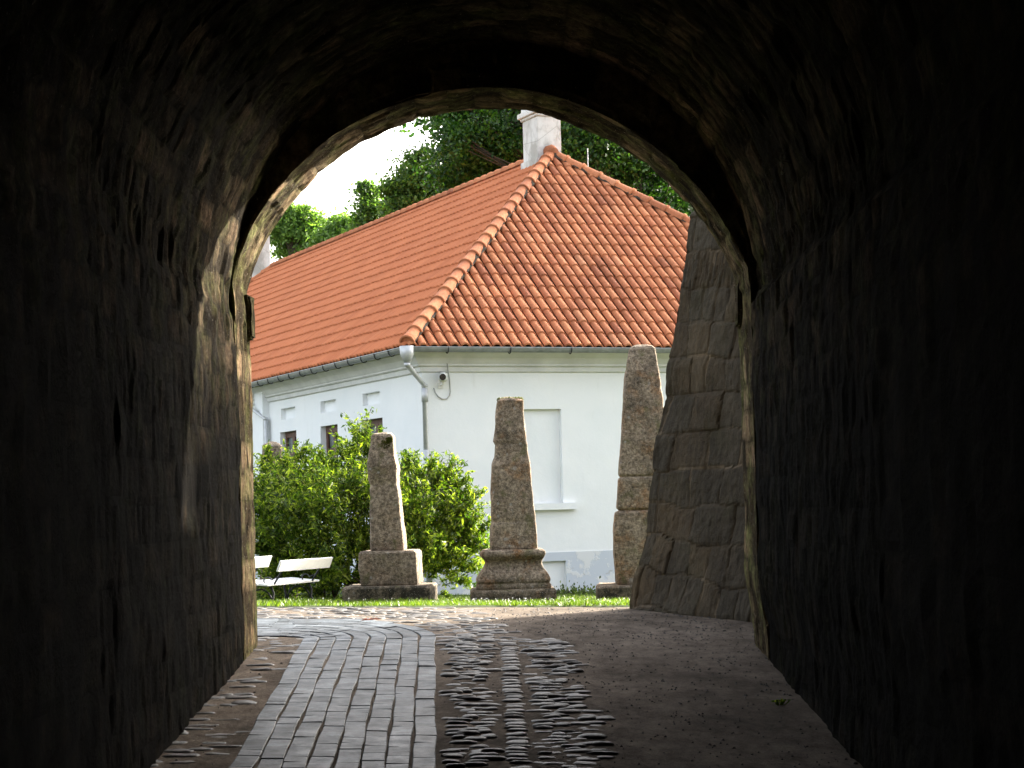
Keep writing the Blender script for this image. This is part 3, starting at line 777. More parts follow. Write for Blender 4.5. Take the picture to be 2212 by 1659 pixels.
# windows
for (a, b, c, d) in wins:
    mb = MB(); dep = .12
    def fr(s_a, s_b, z_a, z_b, th=.06, dd=dep):
        q = W0+dL*s_a+dR*dd; mb.box(loc((q.x, q.y, z_a)), dL*(s_b-s_a), dR*th, Z*(z_b-z_a))
    f = .075
    fr(a+.002, a+f, c, d); fr(b-f, b-.002, c, d); fr(a+f, b-f, d-f, d-.002); fr(a+f, b-f, c, c+f)
    mid = (a+b)/2; fr(mid-.05, mid+.05, c+f, d-f); fr(a+f, mid-.05, d-.52, d-.47); fr(mid+.05, b-f, d-.52, d-.47)
    for (x0, x1) in ((a+f, mid-.05), (mid+.05, b-f)):
        fr(x0, x0+.035, c+f, d-f, .03, dep+.003); fr(x1-.035, x1, c+f, d-f, .03, dep+.003); fr(x0+.035, x1-.035, d-f-.05, d-f, .03, dep+.003)
    wo = mb.obj('window', M_FR, house)
    mb = MB(); q = W0+dL*(a+f)+dR*(dep+.045); mb.box(loc((q.x, q.y, c+f)), dL*(b-a-2*f), dR*.008, Z*(d-c-2*f)); mb.obj('pane', M_GL, wo)

# --- roof
def slope(name, Ea, along, Eb_len, apexA, apexB, inward, mat=None):
    """tiled slope: eave origin Ea, unit along, inward horizontal unit; clipped by hip planes"""
    runh = (apexA-Ea).dot(inward); rise = RZ-EZ; sl = math.hypot(runh, rise)
    b = (inward*runh+Z*rise)/sl; n = along.cross(b); n = n if n.z > 0 else -n
    pw, course, tl = .205, .415, .50
    ncol = int(Eb_len/pw)+1; nrow = int(sl/course)+1
    m = 11; prof = []
    for i in range(m):
        t = i/(m-1)
        if t < .70: a = t/.70*math.pi; prof.append((pw*.35-math.cos(a)*pw*.37, math.sin(a)*.066))
        else: a = (t-.70)/.30*math.pi; prof.append((pw*.71+pw*.30*(t-.70)/.30, -.012*math.sin(a)))
    V = []; fs = []; A = []
    rowtint = [random.random()*.12 for _ in range(nrow)]
    for r in range(nrow):
        for c in range(ncol):
            rn = min(1, max(0, .5+random.gauss(0, .22)+rowtint[r]-.06)); jx = random.uniform(-.005, .005); jy = random.uniform(-.012, .012)
            base = Ea+along*(c*pw+jx)+b*(r*course-.06+jy)
            k = len(V); twist = random.uniform(-.004, .004)
            for ring, (dist, lift, sc) in enumerate(((0.0, .0, 1), (0, .034, 1.0), (.03, .033, 1.0), (tl, .008, .86))):
                for (x, h) in prof:
                    xx = pw*.35+(x-pw*.35)*sc if ring != 0 else pw*.35+(x-pw*.35)*.93
                    lf = lift if abs(x-pw*.35) < pw*.38 else lift*.12
                    hh = h*sc+lf if ring else h*.86+.6*lf+.006
                    V.append(base+along*(xx+twist*dist)+b*dist+n*hh); A.append(rn)
            for ring in range(3):
                fs += [(k+ring*m+i, k+ring*m+i+1, k+(ring+1)*m+i+1, k+(ring+1)*m+i) for i in range(m-1)]
    me = bpy.data.meshes.new(name); me.from_pydata([tuple(loc(v)) for v in V], [], fs)
    at = me.attributes.new('rnd', 'FLOAT', 'POINT'); at.data.foreach_set('value', np.array(A, dtype=np.float32))
    bm = bmesh.new(); bm.from_mesh(me)
    Eend = Ea+along*Eb_len
    for (Q, ap, sgn) in ((Ea, apexA, 1), (Eend, apexB, -1)):
        hd = (ap-Q); hd.z = 0; pn = hd.cross(Z)            # vertical plane containing hip
        if pn.dot(along)*sgn < 0: pn = -pn
        bmesh.ops.bisect_plane(bm, geom=bm.verts[:]+bm.edges[:]+bm.faces[:], plane_co=loc(Q), plane_no=pn.normalized(), clear_inner=True)
    bmesh.ops.bisect_plane(bm, geom=bm.verts[:]+bm.edges[:]+bm.faces[:], plane_co=loc(apexA), plane_no=inward, clear_outer=True)
    bmesh.ops.recalc_face_normals
    bm.to_mesh(me); bm.free(); me.materials.append(mat or M_TILE); me.shade_smooth()
    return link(bpy.data.objects.new(name, me), roof)
# deck below the tiles (roof body)
dk = [E0, E1, E2, E3, ApexF, ApexB]
D_ = Vector((0, 0, -.035))
roof = mesh_obj('roof', [loc(p+D_) for p in dk]+[loc(p+Vector((0, 0, -.09))) for p in dk[:4]],
                [(0, 1, 4), (1, 2, 5, 4), (2, 3, 5), (3, 0, 4, 5), (9, 8, 7, 6), (0, 6, 7, 1), (1, 7, 8, 2), (2, 8, 9, 3), (3, 9, 6, 0)], M_MORTAR, house)
slope('tiled_slope', E0, dR, we, ApexF, ApexF, dL)
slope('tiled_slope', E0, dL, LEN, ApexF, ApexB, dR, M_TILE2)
slope('tiled_slope', E1, dL, LEN, ApexF, ApexB, -dR)
def caps(A0, B0, R=.125, L=.42, name='hip_caps', up=0.06, flare=.022, endcap=True):
    A0, B0 = Vector(A0)+Z*up, Vector(B0)+Z*up
    t = (B0-A0); n = int(t.length/L); t.normalize(); side = t.cross(Z).normalized(); nn = side.cross(t).normalized()
    mb = MB(); m = 11
    Lr = (B0-A0).length/n
    for k in range(n):
        q = A0+t*(k*Lr); rn = min(1, max(0, .5+random.gauss(0, .2))); q = q+side*random.uniform(-.006, .006)
        V = []
        for (dist, rad) in ((0, R*.93), (0, R+flare), (.045, R+flare), (.06, R+.004), (Lr*.98, R*.93), (Lr*1.12, R*.9)):
            for i in range(m):
                a = math.pi*i/(m-1); V.append(q+t*dist+side*math.cos(a)*rad+nn*(math.sin(a)*rad-.02))
        fs = [(r*m+i, r*m+i+1, (r+1)*m+i+1, (r+1)*m+i) for r in range(5) for i in range(m-1)]
        mb.add([loc(v) for v in V], fs, rn)
    if endcap:
        V = []; q = A0+t*.03
        for i in range(m*2-2): a = 2*math.pi*i/(m*2-2); V.append(loc(q+side*math.cos(a)*R*1.02+nn*(math.sin(a)*R*1.02*(1 if math.sin(a) > 0 else .65)-.02)))
        mb.add(V, [tuple(range(len(V)))], .35)
        V2 = [v+t*.10 for v in V]; mb.add(V+V2, [(i, (i+1) % len(V), len(V)+(i+1) % len(V), len(V)+i) for i in range(len(V))], .3)
    return mb.obj(name, M_TILE, roof, True)
caps(E0-(dR+dL)*.02, ApexF)
caps(E1+(dR-dL)*.02, ApexF)
caps(E3+(dL-dR)*.02, ApexB); caps(E2+(dR+dL)*.02, ApexB)
caps(ApexB, ApexF, name='ridge_caps', endcap=False, flare=.018)
mb = MB(); mb.tube([loc(ApexF+Z*.02-dL*.15), loc(ApexF+Z*.10), loc(ApexF+Z*.12+dL*.12)], [.13, .15, .13], 10, .2); mb.obj('apex_cap', M_TILE, roof, True)
# mortar under the hips
for (a, b) in ((E0, ApexF), (E1, ApexF)):
    t = (b-a).normalized(); sd = t.cross(Z).normalized(); mb = MB(); n = 80; V = []
    for i in range(n+1):
        q = a+(b-a)*i/n+Z*.05
        wv = .135+.03*noise.noise(Vector((i*.9, a.x, 0)))
        for (o_, h) in ((-wv, -.02), (-.09, .075), (.09, .075), (wv, -.02)): V.append(loc(q+sd*o_+Z*h))
    mb.add(V, [(i*4+k, i*4+k+1, i*4+k+5, i*4+k+4) for i in range(n) for k in range(3)]); mb.obj('hip_mortar', M_MORTAR, roof)
# chimneys
def chimney(al0, al1, be0, be1, z0, zt, ref):
    b = ref; mb = MB()
    def cb(a0, a1, b0, b1, za_, zb2): q = b+dR*a0+dL*b0; mb.box(loc((q.x, q.y, za_)), dR*(a1-a0), dL*(b1-b0), Z*(zb2-za_))
    cb(al0, al1, be0, be1, z0, zt-.17)
    e = .05; cb(al0-e, al1+e, be0-e, be1+e, z0-.3, RZ-.02)
    cb(al0-.04, al1+.04, be0-.04, be1+.04, zt-.17, zt-.11); cb(al0-.09, al1+.09, be0-.09, be1+.09, zt-.11, zt); cb(al0-.02, al1+.02, be0-.02, be1+.02, zt, zt+.3)
    bm = bmesh.new(); me = bpy.data.meshes.new('t')
    me.from_pydata([tuple(v) for v in mb.v], [], mb.f); bm.from_mesh(me)
    bmesh.ops.bevel(bm, geom=bm.edges[:], offset=.012, segments=2, affect='EDGES')
    return bm_obj('chimney', bm, M_CH, roof)
ztop = P(1170, 246, 45.2).z
chimney(-.25, .31, .12, .92, RZ-.7, ztop+.10, ApexF)
t2 = 22.9; cz = P(600, 488, 66).z
chimney(-.45, .45, t2, t2+.8, RZ-1.0, cz, ApexF)
mb = MB(); q = ApexF+dR*.62-dL*.55; mb.tube([loc((q.x, q.y, RZ-.7)), loc((q.x, q.y, RZ+.10))], .010, 6); mb.obj('lightning_rod', M_Z, roof)
# gutter
gz = EZ-.035; gprof = [(-.04+.07+.065*math.cos(a), gz+.0-.085*math.sin(a)) for a in np.linspace(0, math.pi, 9)]
gprof = [(gprof[0][0]+.012, gz+.012), (gprof[0][0]+.014, gz-.004)] + gprof
gut = rect_sweep('gutter', gprof, M_GUT, roof, [E0, E1, E2, E3], smoothf=False)
for (a, d_, out, L_, st) in ((E0, dR, -dL, we, 1.22), (E0, dL, -dR, 16, .78)):
    s = .75
    while s < L_-.3:
        q = a+d_*s+out*.03; pts = [q+out*(.075*math.cos(t))+Z*(-.045-.095*math.sin(t)) for t in np.linspace(-.35, math.pi*.95, 10)]
        mb = MB(); mb.tube([loc(p) for p in pts], .010, 5); s += st; mb.obj('gutter_hook', M_IRON, gut)
def pipe(pts, r=.05, funnel=None, name='downpipe'):
    mb = MB(); 
    mb.tube([loc(p) for p in pts], r, 12)
    for p in pts[1:-1]: mb.tube([loc(Vector(p)-Z*.03), loc(Vector(p)+Z*.03)], r*1.15, 12)
    if funnel: mb.tube([loc(q) for q in funnel[0]], funnel[1], 12)
    return mb.obj(name, M_Z, house, True)
q0 = E0-(dR+dL)*.02; qa = Vector((q0.x, q0.y, gz-.08)); 
bw = W0+dR*.10-dL*.10; t1 = onplane(917, 833, W0-dL*.10, -dL)
zb1 = P(877, 788, 37.3).z
pp = [Vector((qa.x, qa.y, gz-.25)), Vector((qa.x, qa.y, zb1)), Vector((t1.x, t1.y, t1.z)), Vector((t1.x, t1.y, -1.7))]
pipe(pp, .05, ([qa+Z*.10, qa-Z*.05, qa-Z*.2], [.13, .125, .055]))
mb = MB(); mb.tube([loc(Vector((t1.x, t1.y, t1.z-.05))), loc(Vector((t1.x, t1.y, t1.z-.3)))], .062, 12)
zz_ = onplane(925, 972, W0-dL*.1, -dL).z; mb.tube([loc(Vector((t1.x, t1.y, zz_))), loc(Vector((t1.x, t1.y, -1.6)))], .06, 12); mb.obj('downpipe_sleeve', M_Z, house, True)
sL = sz_left(583, 905); q = W0+dL*(sL[0]-.05)-dR*.12
g = E0+dL*(sL[0]+1.3)
pipe([g+Z*-.1-dR*.02, g+Z*-.35-dR*.02, Vector((q.x, q.y, sL[1])), Vector((q.x, q.y, -1.7))], .05)

# ---------------------------------------------------------------- security camera on the front wall
cp = onplane(957, 814, W0-dL*.16, -dL)
camt = thing('security_camera', 'small white security camera fixed to the wall under the cornice', 'camera', cp)
bm = bmesh.new(); bmesh.ops.create_cube(bm, size=1); bmesh.ops.scale(bm, vec=(.155, .32, .165), verts=bm.verts)
for v in bm.verts:
    if v.co.z > 0: v.co.x *= .8
bmesh.ops.bevel(bm, geom=bm.edges[:], offset=.022, segments=3, affect='EDGES')
rot = Matrix.Rotation(0.0, 4, 'Z') @ Matrix.Rotation(math.radians(8), 4, 'X')
bmesh.ops.transform(bm, matrix=rot, verts=bm.verts); bm_obj('camera_body', bm, M_PLAST, camt, True)
bm = bmesh.new(); bmesh.ops.create_cone(bm, cap_ends=True, segments=20, radius1=.06, radius2=.06, depth=.03)
bmesh.ops.transform(bm, matrix=rot @ Matrix.Translation((0, -.156, .01)) @ Matrix.Rotation(math.pi/2, 4, 'X'), verts=bm.verts); bm_obj('lens', bm, M_DARK, camt)
mb = MB(); mb.tube([Vector((0, 0, -.06)), Vector((0, 0, -.13)), dL*.16+Z*-.15], .02, 8); mb.box(dL*.13-dR*.05-Z*.20, dR*.1, dL*.04, Z*.10); mb.obj('bracket', M_PLAST, camt)
pts = []
for (u, v) in ((938, 838), (941, 847), (947, 856), (956, 862), (966, 862), (972, 855), (974, 846), (972, 820), (969, 800), (967, 785)):
    off = .02 if v > 803 else (.07 if v > 792 else .13)
    pts.append(onplane(u-1, v, W0-dL*off, -dL)-cp)
mb = MB(); mb.tube(pts, .011, 6); mb.obj('cable', M_CABLE, camt, True)

# ---------------------------------------------------------------- benches
def bench(label, loc_, rz):
    t = thing('park_bench', label, 'bench', loc_, rz, 'white plank benches on the grass edge')
    L = 1.6
    # local: x along, +y towards the back; seat slats tilt down to the back
    for k, (y0, z0) in enumerate(((0, .475), (.165, .455), (.33, .440))):
        bm = bmesh.new(); bmesh.ops.create_cube(bm, size=1); bmesh.ops.scale(bm, vec=(L, .145, .034), verts=bm.verts)
        bmesh.ops.bevel(bm, geom=bm.edges[:], offset=.007, segments=2, affect='EDGES')
        bmesh.ops.transform(bm, matrix=Matrix.Translation((0, y0+.0725, z0)) @ Matrix.Rotation(math.radians(-6), 4, 'X'), verts=bm.verts)
        bm_obj('seat_plank', bm, M_WOOD, t, False)
    bm = bmesh.new(); bmesh.ops.create_cube(bm, size=1); bmesh.ops.scale(bm, vec=(L, .032, .19), verts=bm.verts)
    bmesh.ops.bevel(bm, geom=bm.edges[:], offset=.007, segments=2, affect='EDGES')
    bmesh.ops.transform(bm, matrix=Matrix.Translation((0, .665, .745)) @ Matrix.Rotation(math.radians(-20), 4, 'X'), verts=bm.verts)
    bm_obj('backrest', bm, M_WOOD, t, False)
    for sx in (-.58, .58):
        mb = MB()
        arc = [(sx, .05, .45), (sx, .0, .33), (sx, .03, .2), (sx, -.02, .08), (sx, -.06, -.02)]
        mb.tube(arc, .016, 8)
        mb.tube([(sx, .06, .45), (sx, .10, .34), (sx, .07, .22), (sx, .0, .10)], .011, 8)
        arch = [(sx, .05+.19*(1-math.cos(a)), .12+.24*math.sin(a)) for a in np.linspace(.1, math.pi-.1, 12)]
        mb.tube(arch, .013, 8)
        mb.tube([(sx, .40, .43), (sx, .45, .30), (sx, .44, .18), (sx, .50, .07), (sx, .56, -.02)], .016, 8)
        mb.tube([(sx, .02, .445), (sx, .25, .42), (sx, .46, .41)], .014, 8)
        mb.tube([(sx, .45, .41), (sx, .51, .52), (sx, .56, .60), (sx, .625, .72), (sx, .66, .82)], .015, 8)
        mb.tube([(sx, .30, .42)]+[(sx, .36+.06*math.cos(a), .50+.06*math.sin(a)) for a in np.linspace(3.6, .2, 8)]+[(sx, .52, .56)], .009, 6)
        mb.obj('leg', M_IRON, t, True)
    return t
th = math.radians(68); Ld = Vector((math.cos(th), math.sin(th), 0)); Bd = Vector((math.sin(th), -math.cos(th), 0))
fr_ = P(629, 1260, 31.0)
# local +x = -Ld, local +y = -( -Bd )... rotate so local y maps to Bd
def bench_place(end, label):
    c = end-Ld*.8; t = bench(label, (c.x, c.y, gh(c.x, c.y)-.08), 0); t.scale = (1, 1, .86)
    # basis: x -> Ld, y -> Bd is left handed, so use x -> -Ld, y -> Bd
    ang = math.atan2(-Ld.y, -Ld.x); t.rotation_euler = (0, 0, ang); return t
bench_place(fr_, 'white plank bench with iron legs, whole backrest visible before the bush')
bench_place(fr_-Ld*1.86, 'white plank bench mostly hidden behind the left jamb of the arch')

# ---------------------------------------------------------------- foliage
def leaf_cloud(name, centers, sizes, mat, parent, normals_bias=.4, aspect=.5, seed=0, fold=True):
    """centers (n,3) np, sizes (n,), builds pointed leaves"""
    r = np.random.default_rng(seed); n = len(centers)
    d = r.normal(size=(n, 3)); d /= np.linalg.norm(d, axis=1)[:, None]
    nn = r.normal(size=(n, 3)); nn[:, 2] += normals_bias*2; nn -= d*np.sum(nn*d, axis=1)[:, None]; nn /= np.linalg.norm(nn, axis=1)[:, None]
    s = np.cross(d, nn); L = sizes[:, None]
    p0 = centers-d*L*.5; p2 = centers+d*L*.5; p1 = centers+s*L*aspect*.5+nn*L*.08; p3 = centers-s*L*aspect*.5+nn*L*.08
    V = np.stack([p0, p1, p2, p3], 1).reshape(-1, 3)
    me = bpy.data.meshes.new(name); me.vertices.add(4*n); me.vertices.foreach_set('co', V.astype(np.float32).ravel())
    me.loops.add(6*n); idx = np.arange(n)[:, None]*4+np.array([0, 1, 2, 0, 2, 3]); me.loops.foreach_set('vertex_index', idx.astype(np.int32).ravel())
    me.polygons.add(2*n); me.polygons.foreach_set('loop_start', (np.arange(2*n)*3).astype(np.int32)); me.polygons.foreach_set('loop_total', np.full(2*n, 3, dtype=np.int32))
    me.update(calc_edges=True)
    a = me.attributes.new('rnd', 'FLOAT', 'POINT'); a.data.foreach_set('value', np.repeat(r.random(n), 4).astype(np.float32))
    me.materials.append(mat)
    return link(bpy.data.objects.new(name, me), parent)
def UV(x, y, z):
    X, Zz = x/y*F, z/y*F; return U0+X*cr-Zz*sr, V0-(X*sr+Zz*cr)
def tree(label, trunk_xy, d, blobs, nleaf, lsize, mat, seed, name='tree', top_v=None, trunk_r=.28):
    r = np.random.default_rng(seed)
    base = Vector((trunk_xy[0], trunk_xy[1], -1.85))
    t = thing(name, label, 'tree', base, 0, 'trees behind the house')
    C = []; S = []; limbs = MB()
    blobs3 = []
    for (u, v, rp, dd) in blobs:
        c = P(u, v, d+dd); blobs3.append((c, rp/F*(d+dd)))
    tot = sum(b[1]**2 for b in blobs3)
    fork = Vector((base.x, base.y, min(b[0].z for b in blobs3)-.5))
    for (c, R) in blobs3:
        nb = int(nleaf*R*R/tot); nc = max(10, int(nb/70))
        dirs = r.normal(size=(nc, 3)); dirs /= np.linalg.norm(dirs, axis=1)[:, None]
        rad = R*(.2+1.05*r.random(nc)**.75)*(.8+.4*r.random(nc))
        cc = np.array(c)+dirs*rad[:, None]*np.array([1, 1, .85])
        for q in range(nc):
            k = 70; sp = R*.14+.16
            # spray: flattened drooping clump
            pts = r.normal(size=(k, 3))*np.array([sp, sp, sp*.42]); pts[:, 2] -= .25*np.hypot(pts[:, 0], pts[:, 1])
            C.append(cc[q]+pts); S.append(lsize*(.6+.8*r.random(k)))
        for q in range(max(3, nc//4)):
            dv = r.normal(size=3); dv /= np.linalg.norm(dv); dv[2] = abs(dv[2])*1.1-.15
            cq = np.array(c)+dv*R*(1.0+.65*r.random()); pts = r.normal(size=(22, 3))*np.array([.20, .20, .12])
            C.append(cq+pts); S.append(lsize*(.55+.6*r.random(22)))
            if q % 2 == 0: limbs.tube([c-base, (c+Vector(cq))/2-base, Vector(cq)-base], [.03, .015, .006], 4)
        lim = [fork-base, (fork+(c-fork)*.5+Z*.3)-base, c-base]
        limbs.tube(lim, [.06, .03, .012], 6)
        for q in range(0, nc, max(1, nc//9)):
            e = Vector(cc[q]); limbs.tube([c+(fork-c)*.35-base, (c+e)/2-base+Z*.05, e-base], [.022, .015, .006], 5)
    leaf_cloud('crown', np.concatenate(C)-np.array(base), np.concatenate(S), mat, t, .35, .62, seed)
    h = fork-base
    limbs.tube([Vector((0, 0, -.3)), Vector((.1, 0, h.z*.4)), h], [trunk_r*1.3, trunk_r, trunk_r*.6], 12)
    limbs.obj('trunk', M_BARK, t, True)
    return t
def tx(u, d): return (ray(u, 1000).x*d, d)
tree('large dark green maple rising behind the main chimney and the right of the roof', tx(1395, 64), 64,
     [(985, 225, 48, 0), (1050, 190, 60, 1), (1110, 230, 60, 2), (1060, 290, 70, 0), (985, 300, 40, -1), (1000, 370, 60, 1), (1090, 350, 60, 1), (1160, 300, 70, 3), (1250, 230, 80, 1), (1330, 250, 80, 2), (1290, 330, 75, 0), (1240, 300, 60, -1), (1370, 330, 75, 1), (1440, 380, 80, 3), (1350, 400, 60, 5), (1430, 460, 60, 1), (1500, 430, 80, 3), (1480, 520, 60, 4), (1200, 150, 90, 2), (1390, 180, 90, 2)],
     105000, .135, M_L1, 11, 'maple_tree', trunk_r=.45)
tree('tall maple further right beside the large one, shading the hipped end of the roof', (20.5, 62.5), 64,
     [(*UV(x, y, z), R_*F/y, y-64) for (x, y, z, R_) in ((16, 61, 16.5, 2.6), (19, 62, 18.5, 3.0), (22, 61.5, 18.5, 3.0), (21, 62, 15.5, 2.8), (17.5, 62, 20, 2.6), (24, 62, 17, 2.6), (18, 61, 14.5, 2.4), (21, 62, 19.5, 2.0), (21.5, 61, 18.3, 1.8), (19.5, 60.5, 17.5, 1.8), (23, 62.5, 19.8, 2.0))],
     75000, .16, M_L1, 18, 'maple_tree', trunk_r=.4)
tree('dark maple standing further back, filling the gaps behind the chimney and roof peak', tx(1200, 74), 74,
     [(1010, 250, 80, 0), (1060, 330, 90, 0), (1180, 260, 110, 0), (1290, 260, 110, 0), (1260, 360, 90, 0), (1400, 330, 110, 0), (1430, 440, 100, 0), (1520, 470, 90, 0), (1340, 420, 90, 0), (1010, 400, 60, 0)],
     42000, .22, M_L1, 17, 'maple_tree', trunk_r=.4)
tree('mid green tree left of the big maple with a rounded top above the ridge', tx(905, 72), 72,
     [(905, 360, 36, 0), (890, 400, 40, 0), (930, 420, 42, 1), (870, 440, 34, 0), (850, 405, 14, 0), (935, 370, 26, 1), (965, 400, 40, 2), (910, 336, 16, 0)], 18000, .14, M_L2, 12, 'broadleaf_tree')
tree('slender tree with a thin wispy tip against the white sky', tx(800, 76), 76,
     [(795, 412, 12, 0), (792, 440, 20, 0), (810, 455, 24, 0), (840, 455, 28, 1), (800, 485, 34, 0), (850, 490, 40, 1), (790, 400, 7, 0)], 7500, .14, M_L2, 13, 'broadleaf_tree')
tree('low pale green tree between the slender tree and the far chimney', tx(735, 84), 84,
     [(745, 480, 20, 0), (720, 495, 22, 0), (770, 490, 24, 0), (700, 520, 26, 0), (750, 520, 30, 1), (790, 500, 24, 0)], 7500, .155, M_L3, 14, 'broadleaf_tree')
tree('pale green tree directly right of the far chimney', tx(640, 86), 86,
     [(640, 470, 28, 0), (622, 500, 32, 0), (660, 500, 30, 0), (640, 535, 36, 1), (685, 480, 14, 0), (690, 520, 22, 0), (600, 480, 28, 0), (620, 455, 15, 0)], 12000, .155, M_L3, 15, 'broadleaf_tree')

bl = []
for (x, y, z, R_) in ((10.4, 32.0, 9.1, 1.3), (11.8, 32.6, 9.1, 1.3), (12.9, 33.4, 8.9, 1.3), (10.9, 32.2, 8.6, 1.2), (12.1, 32.9, 8.6, 1.2), (9.6, 31.4, 9.0, 1.1), (11.3, 32.4, 9.3, 1.2), (12.2, 32.3, 10.3, .9), (12.6, 32.6, 9.6, 1.0)):
    a_, b_ = UV(x, y, z); bl.append((a_, b_, R_*F/y, y-32.5))
tree('unseen round maple added right of the stone buttress to block the sun', (11.4, 32.5), 32.5, bl, 30000, .22, M_L1, 16, 'maple_tree')  # unseen tree, added to cut the sun on the lower left tunnel wall
# shrub
def shrub():
    d0 = 32.4; base = P(800, 1309, d0); base.z = gh(base.x, base.y)
    t = thing('shrub', 'big bright green leafy shrub growing round the bench end and grey obelisk', 'bush', base)
    r = np.random.default_rng(5)
    blobs = [(610, 1060, 55, .2), (590, 1130, 45, 0), (650, 1052, 52, .3), (700, 1042, 50, .2), (762, 1022, 52, .3), (792, 985, 24, .4), (778, 950, 8, .3), (640, 1120, 80, -.2), (720, 1110, 90, -.3), (800, 1090, 80, -.1), (860, 1070, 60, .1), (640, 1200, 80, 0), (730, 1200, 90, -.3), (820, 1190, 80, -.1),
             (900, 1050, 46, .2), (945, 1060, 48, .1), (980, 1090, 40, 0), (930, 1120, 60, -.1), (990, 1140, 42, 0), (960, 1180, 55, -.1), (1005, 1180, 34, 0), (900, 1200, 60, .1), (950, 1235, 40, 0), (990, 1215, 28, 0), (700, 1265, 60, 0), (620, 1265, 60, .1), (780, 1270, 50, .2), (570, 1180, 40, 0), (565, 1080, 25, 0), (878, 1110, 55, -.3), (880, 1180, 60, -.3), (870, 1240, 50, -.3)]
    B = [(P(u, v, d0+dd*2.0), rp/F*d0) for (u, v, rp, dd) in blobs]
    C = []; S = []; stems = MB()
    tot = sum(b[1]**2 for b in B)
    def sprig(start, direction, length, n, spread=.035):
        pts = []; q = Vector(start); dd = Vector(direction).normalized()
        k = max(4, int(length/.05)); line = [q.copy()]
        for i in range(k):
            dd = (dd+Vector((random.gauss(0, .10), random.gauss(0, .10), -.02))).normalized(); q = q+dd*(length/k); line.append(q.copy())
        stems.tube([p-base for p in line[::2]], [.004]*len(line[::2]), 3, cap=False)
        tt = r.random(n); ii = np.minimum((tt*k).astype(int), k-1); fr2 = tt*k-ii
        L = np.array(line); c = L[ii]*(1-fr2[:, None])+L[ii+1]*fr2[:, None]+r.normal(size=(n, 3))*spread
        C.append(c); S.append(.095*(.5+.8*r.random(n)))
    root = base+Vector((0, .1, .05))
    for (c, R) in B:
        n = int(1500*R*R/tot)+8
        for _ in range(n):
            v = Vector(r.normal(size=3)); v.normalize(); q = c+v*R*(random.random()**.5)*.78
            out = (q-root); out.z = abs(out.z)+.4; out.normalize(); out = (out+v*.6+Z*.35)
            sprig(q, out, random.uniform(.18, .55), 34, .034)
    for (u, v, dx, dz, L) in ((795, 950, -.15, 1, .55), (775, 945, -.5, 1, .35), (815, 960, .3, 1, .35), (757, 985, -.1, 1, .35), (770, 975, -.25, 1, .3), (840, 985, .1, 1, .2), (640, 985, 0, 1, .3), (655, 990, .2, 1, .32), (690, 985, 0, 1, .25), (618, 1000, -.3, 1, .25), (575, 1010, -.4, 1, .25), (560, 1040, -.6, .6, .25), (880, 1010, .1, 1, .25), (890, 1000, -.05, 1, .35), (925, 1010, .2, 1, .3), (960, 1030, .5, 1, .38), (985, 1045, .8, .7, .35), (1000, 1070, .9, .5, .35), (1010, 1120, 1, .6, .35), (1020, 1150, 1, .7, .4), (1030, 1140, .6, .8, .35), (1015, 1180, 1, .3, .3), (1010, 1215, 1, -.1, .25), (555, 1130, -.6, .4, .2), (556, 1180, -.6, .2, .2), (1000, 1240, .5, -.5, .2), (960, 1265, .3, -.8, .25), (700, 1000, .1, 1, .2), (585, 985, -.1, 1, .3)):
        for k in range(3):
            sprig(P(u+random.uniform(-8, 8), v+10, d0), (dx+random.uniform(-.2, .2), random.uniform(-.2, .2), dz), L*random.uniform(.7, 1.15), 30, .028)
    for k in range(26):
        c, R = B[random.randrange(len(B))]; mid = (root+c)/2+Vector((random.uniform(-.1, .1), random.uniform(-.1, .1), .1))
        st = root+Vector((random.uniform(-.7, .7), random.uniform(-.2, .2), -.05))
        stems.tube([st-base, mid-base, c-base], [.018, .013, .006], 5)
    leaf_cloud('foliage', np.concatenate(C)-np.array(base), np.concatenate(S), M_BL, t, .2, .34, 3)
    stems.obj('stem', M_BARK, t)
shrub()

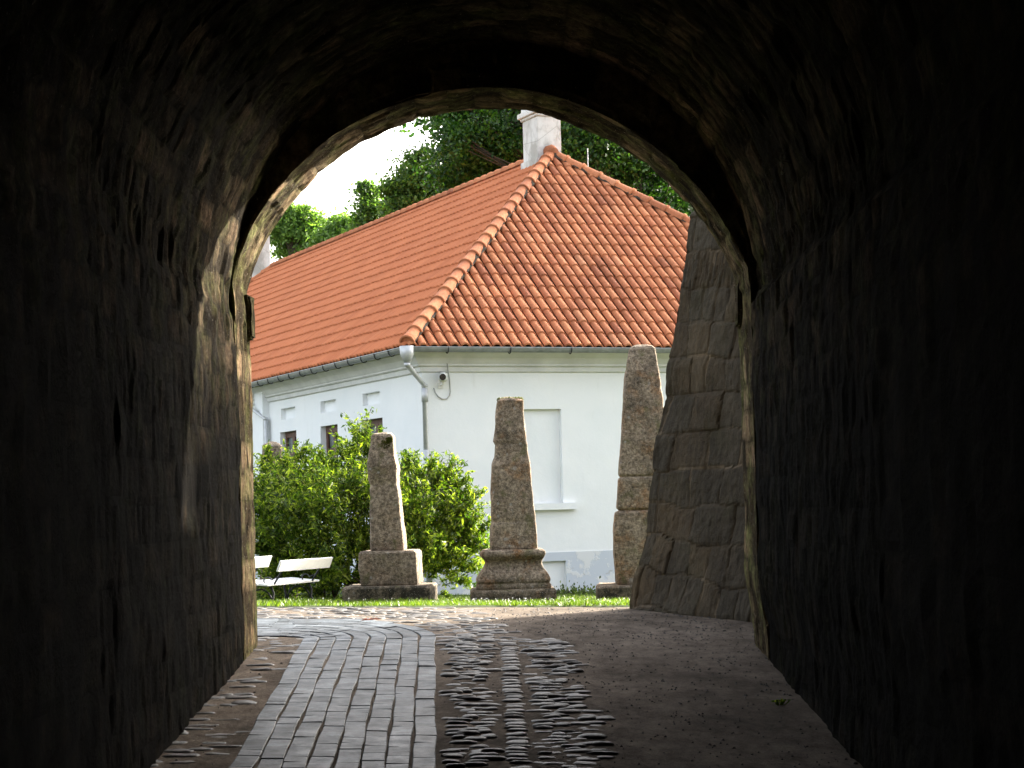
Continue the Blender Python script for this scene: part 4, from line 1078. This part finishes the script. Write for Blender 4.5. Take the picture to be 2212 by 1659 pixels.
# grass
def grass():
    n = 60000; r = np.random.default_rng(9)
    y = 23.8+ (r.random(n)**1.25)*14; x = (r.random(n)*2-1)*(.16*y)+(-.005*y)
    keep = y > np.array([lawn_edge(a) for a in x])+.02; x, y = x[keep], y[keep]; n = len(x)
    z = np.array([gh(a, b) for a, b in zip(x, y)])+.018
    cl = np.array([.6+.7*noise.noise(Vector((a*1.2, b*1.2, 0))) for a, b in zip(x, y)])
    h = (.035+.055*r.random(n))*np.clip(cl, .25, 1.3); an = r.random(n)*6.283; w = .005+.004*r.random(n); lean = h*(.2+.6*r.random(n)); la = r.random(n)*6.283
    p0 = np.stack([x-np.cos(an)*w, y-np.sin(an)*w, z], 1); p1 = np.stack([x+np.cos(an)*w, y+np.sin(an)*w, z], 1)
    p2 = np.stack([x+np.cos(la)*lean, y+np.sin(la)*lean, z+h], 1)
    V = np.stack([p0, p1, p2], 1).reshape(-1, 3)
    me = bpy.data.meshes.new('grass'); me.vertices.add(3*n); me.vertices.foreach_set('co', V.astype(np.float32).ravel())
    me.loops.add(3*n); me.loops.foreach_set('vertex_index', np.arange(3*n, dtype=np.int32)); me.polygons.add(n)
    me.polygons.foreach_set('loop_start', (np.arange(n)*3).astype(np.int32)); me.polygons.foreach_set('loop_total', np.full(n, 3, dtype=np.int32)); me.update(calc_edges=True)
    a = me.attributes.new('rnd', 'FLOAT', 'POINT'); a.data.foreach_set('value', np.repeat(r.random(n), 3).astype(np.float32)); me.materials.append(M_GR)
    o = link(bpy.data.objects.new('grass', me)); o['label'] = 'short bright green grass round the obelisks'; o['category'] = 'grass'; o['kind'] = 'stuff'
grass()
mb = MB()
for k in range(130):
    u = random.uniform(990, 1350) if k < 95 else random.uniform(600, 1000); y = random.uniform(24.2, 28.5); x = ray(u, 1315).x*y
    z = gh(x, y)+random.uniform(.05, .09); s = random.uniform(.006, .011)
    mb.tube([(x, y, z-.05), (x, y, z)], .0012, 3); mb.add([(x+s*math.cos(a), y+s*math.sin(a), z+.002*math.cos(a*3)) for a in np.linspace(0, 5.5, 8)]+[(x, y, z+.006)], [(i, (i+1) % 8, 8) for i in range(8)])
o = mb.obj('daisies', M_FLOW); o['label'] = 'scattered tiny white daisies in the grass'; o['category'] = 'flowers'; o['kind'] = 'stuff'
# weeds at the foot of the house wall, weed in the tunnel
def weed(name, label, c, R, n, L, mat, seed):
    base = Vector(c); t = thing(name, label, 'plant', base); r = np.random.default_rng(seed)
    p = r.normal(size=(n, 3))*np.array([R, R*.5, R*.22]); p[:, 2] = np.abs(p[:, 2])+.03
    leaf_cloud('leaves', p, L*(.6+.7*r.random(n)), mat, t, .5, .6, seed)
    mb = MB()
    for k in range(12): q = p[k]; mb.tube([(0, 0, -.03), tuple(q)], .004, 4)
    mb.obj('stem', mat, t)
wp = W0+dR*(s1-.1)-dL*.5; weed('ground_ivy', 'low yellow green weeds along the foot of the white wall', (wp.x, wp.y, gh(wp.x, wp.y)), .38, 420, .06, M_GR, 31)
g_ = G(1712, 1524); weed('weed', 'small green weed at the foot of the right tunnel wall', (min(g_.x, 2.0), g_.y, gh(min(g_.x, 2.0), g_.y)), .03, 40, .03, M_BL, 32)
mb = MB()
for k in range(9):
    q = W0+dR*(s1-.6+k*.16)-dL*(.33+random.uniform(-.04, .04)); q.z = gh(q.x, q.y)+.02
    bm = None; mb.tube([q-dR*.06, q+Z*.05, q+dR*.06], [.03, .06, .03], 7, random.random())
tag(mb.obj('edging_stones', M_CO, None, True), 'row of small rough stones along the foot of the white wall', 'stones')
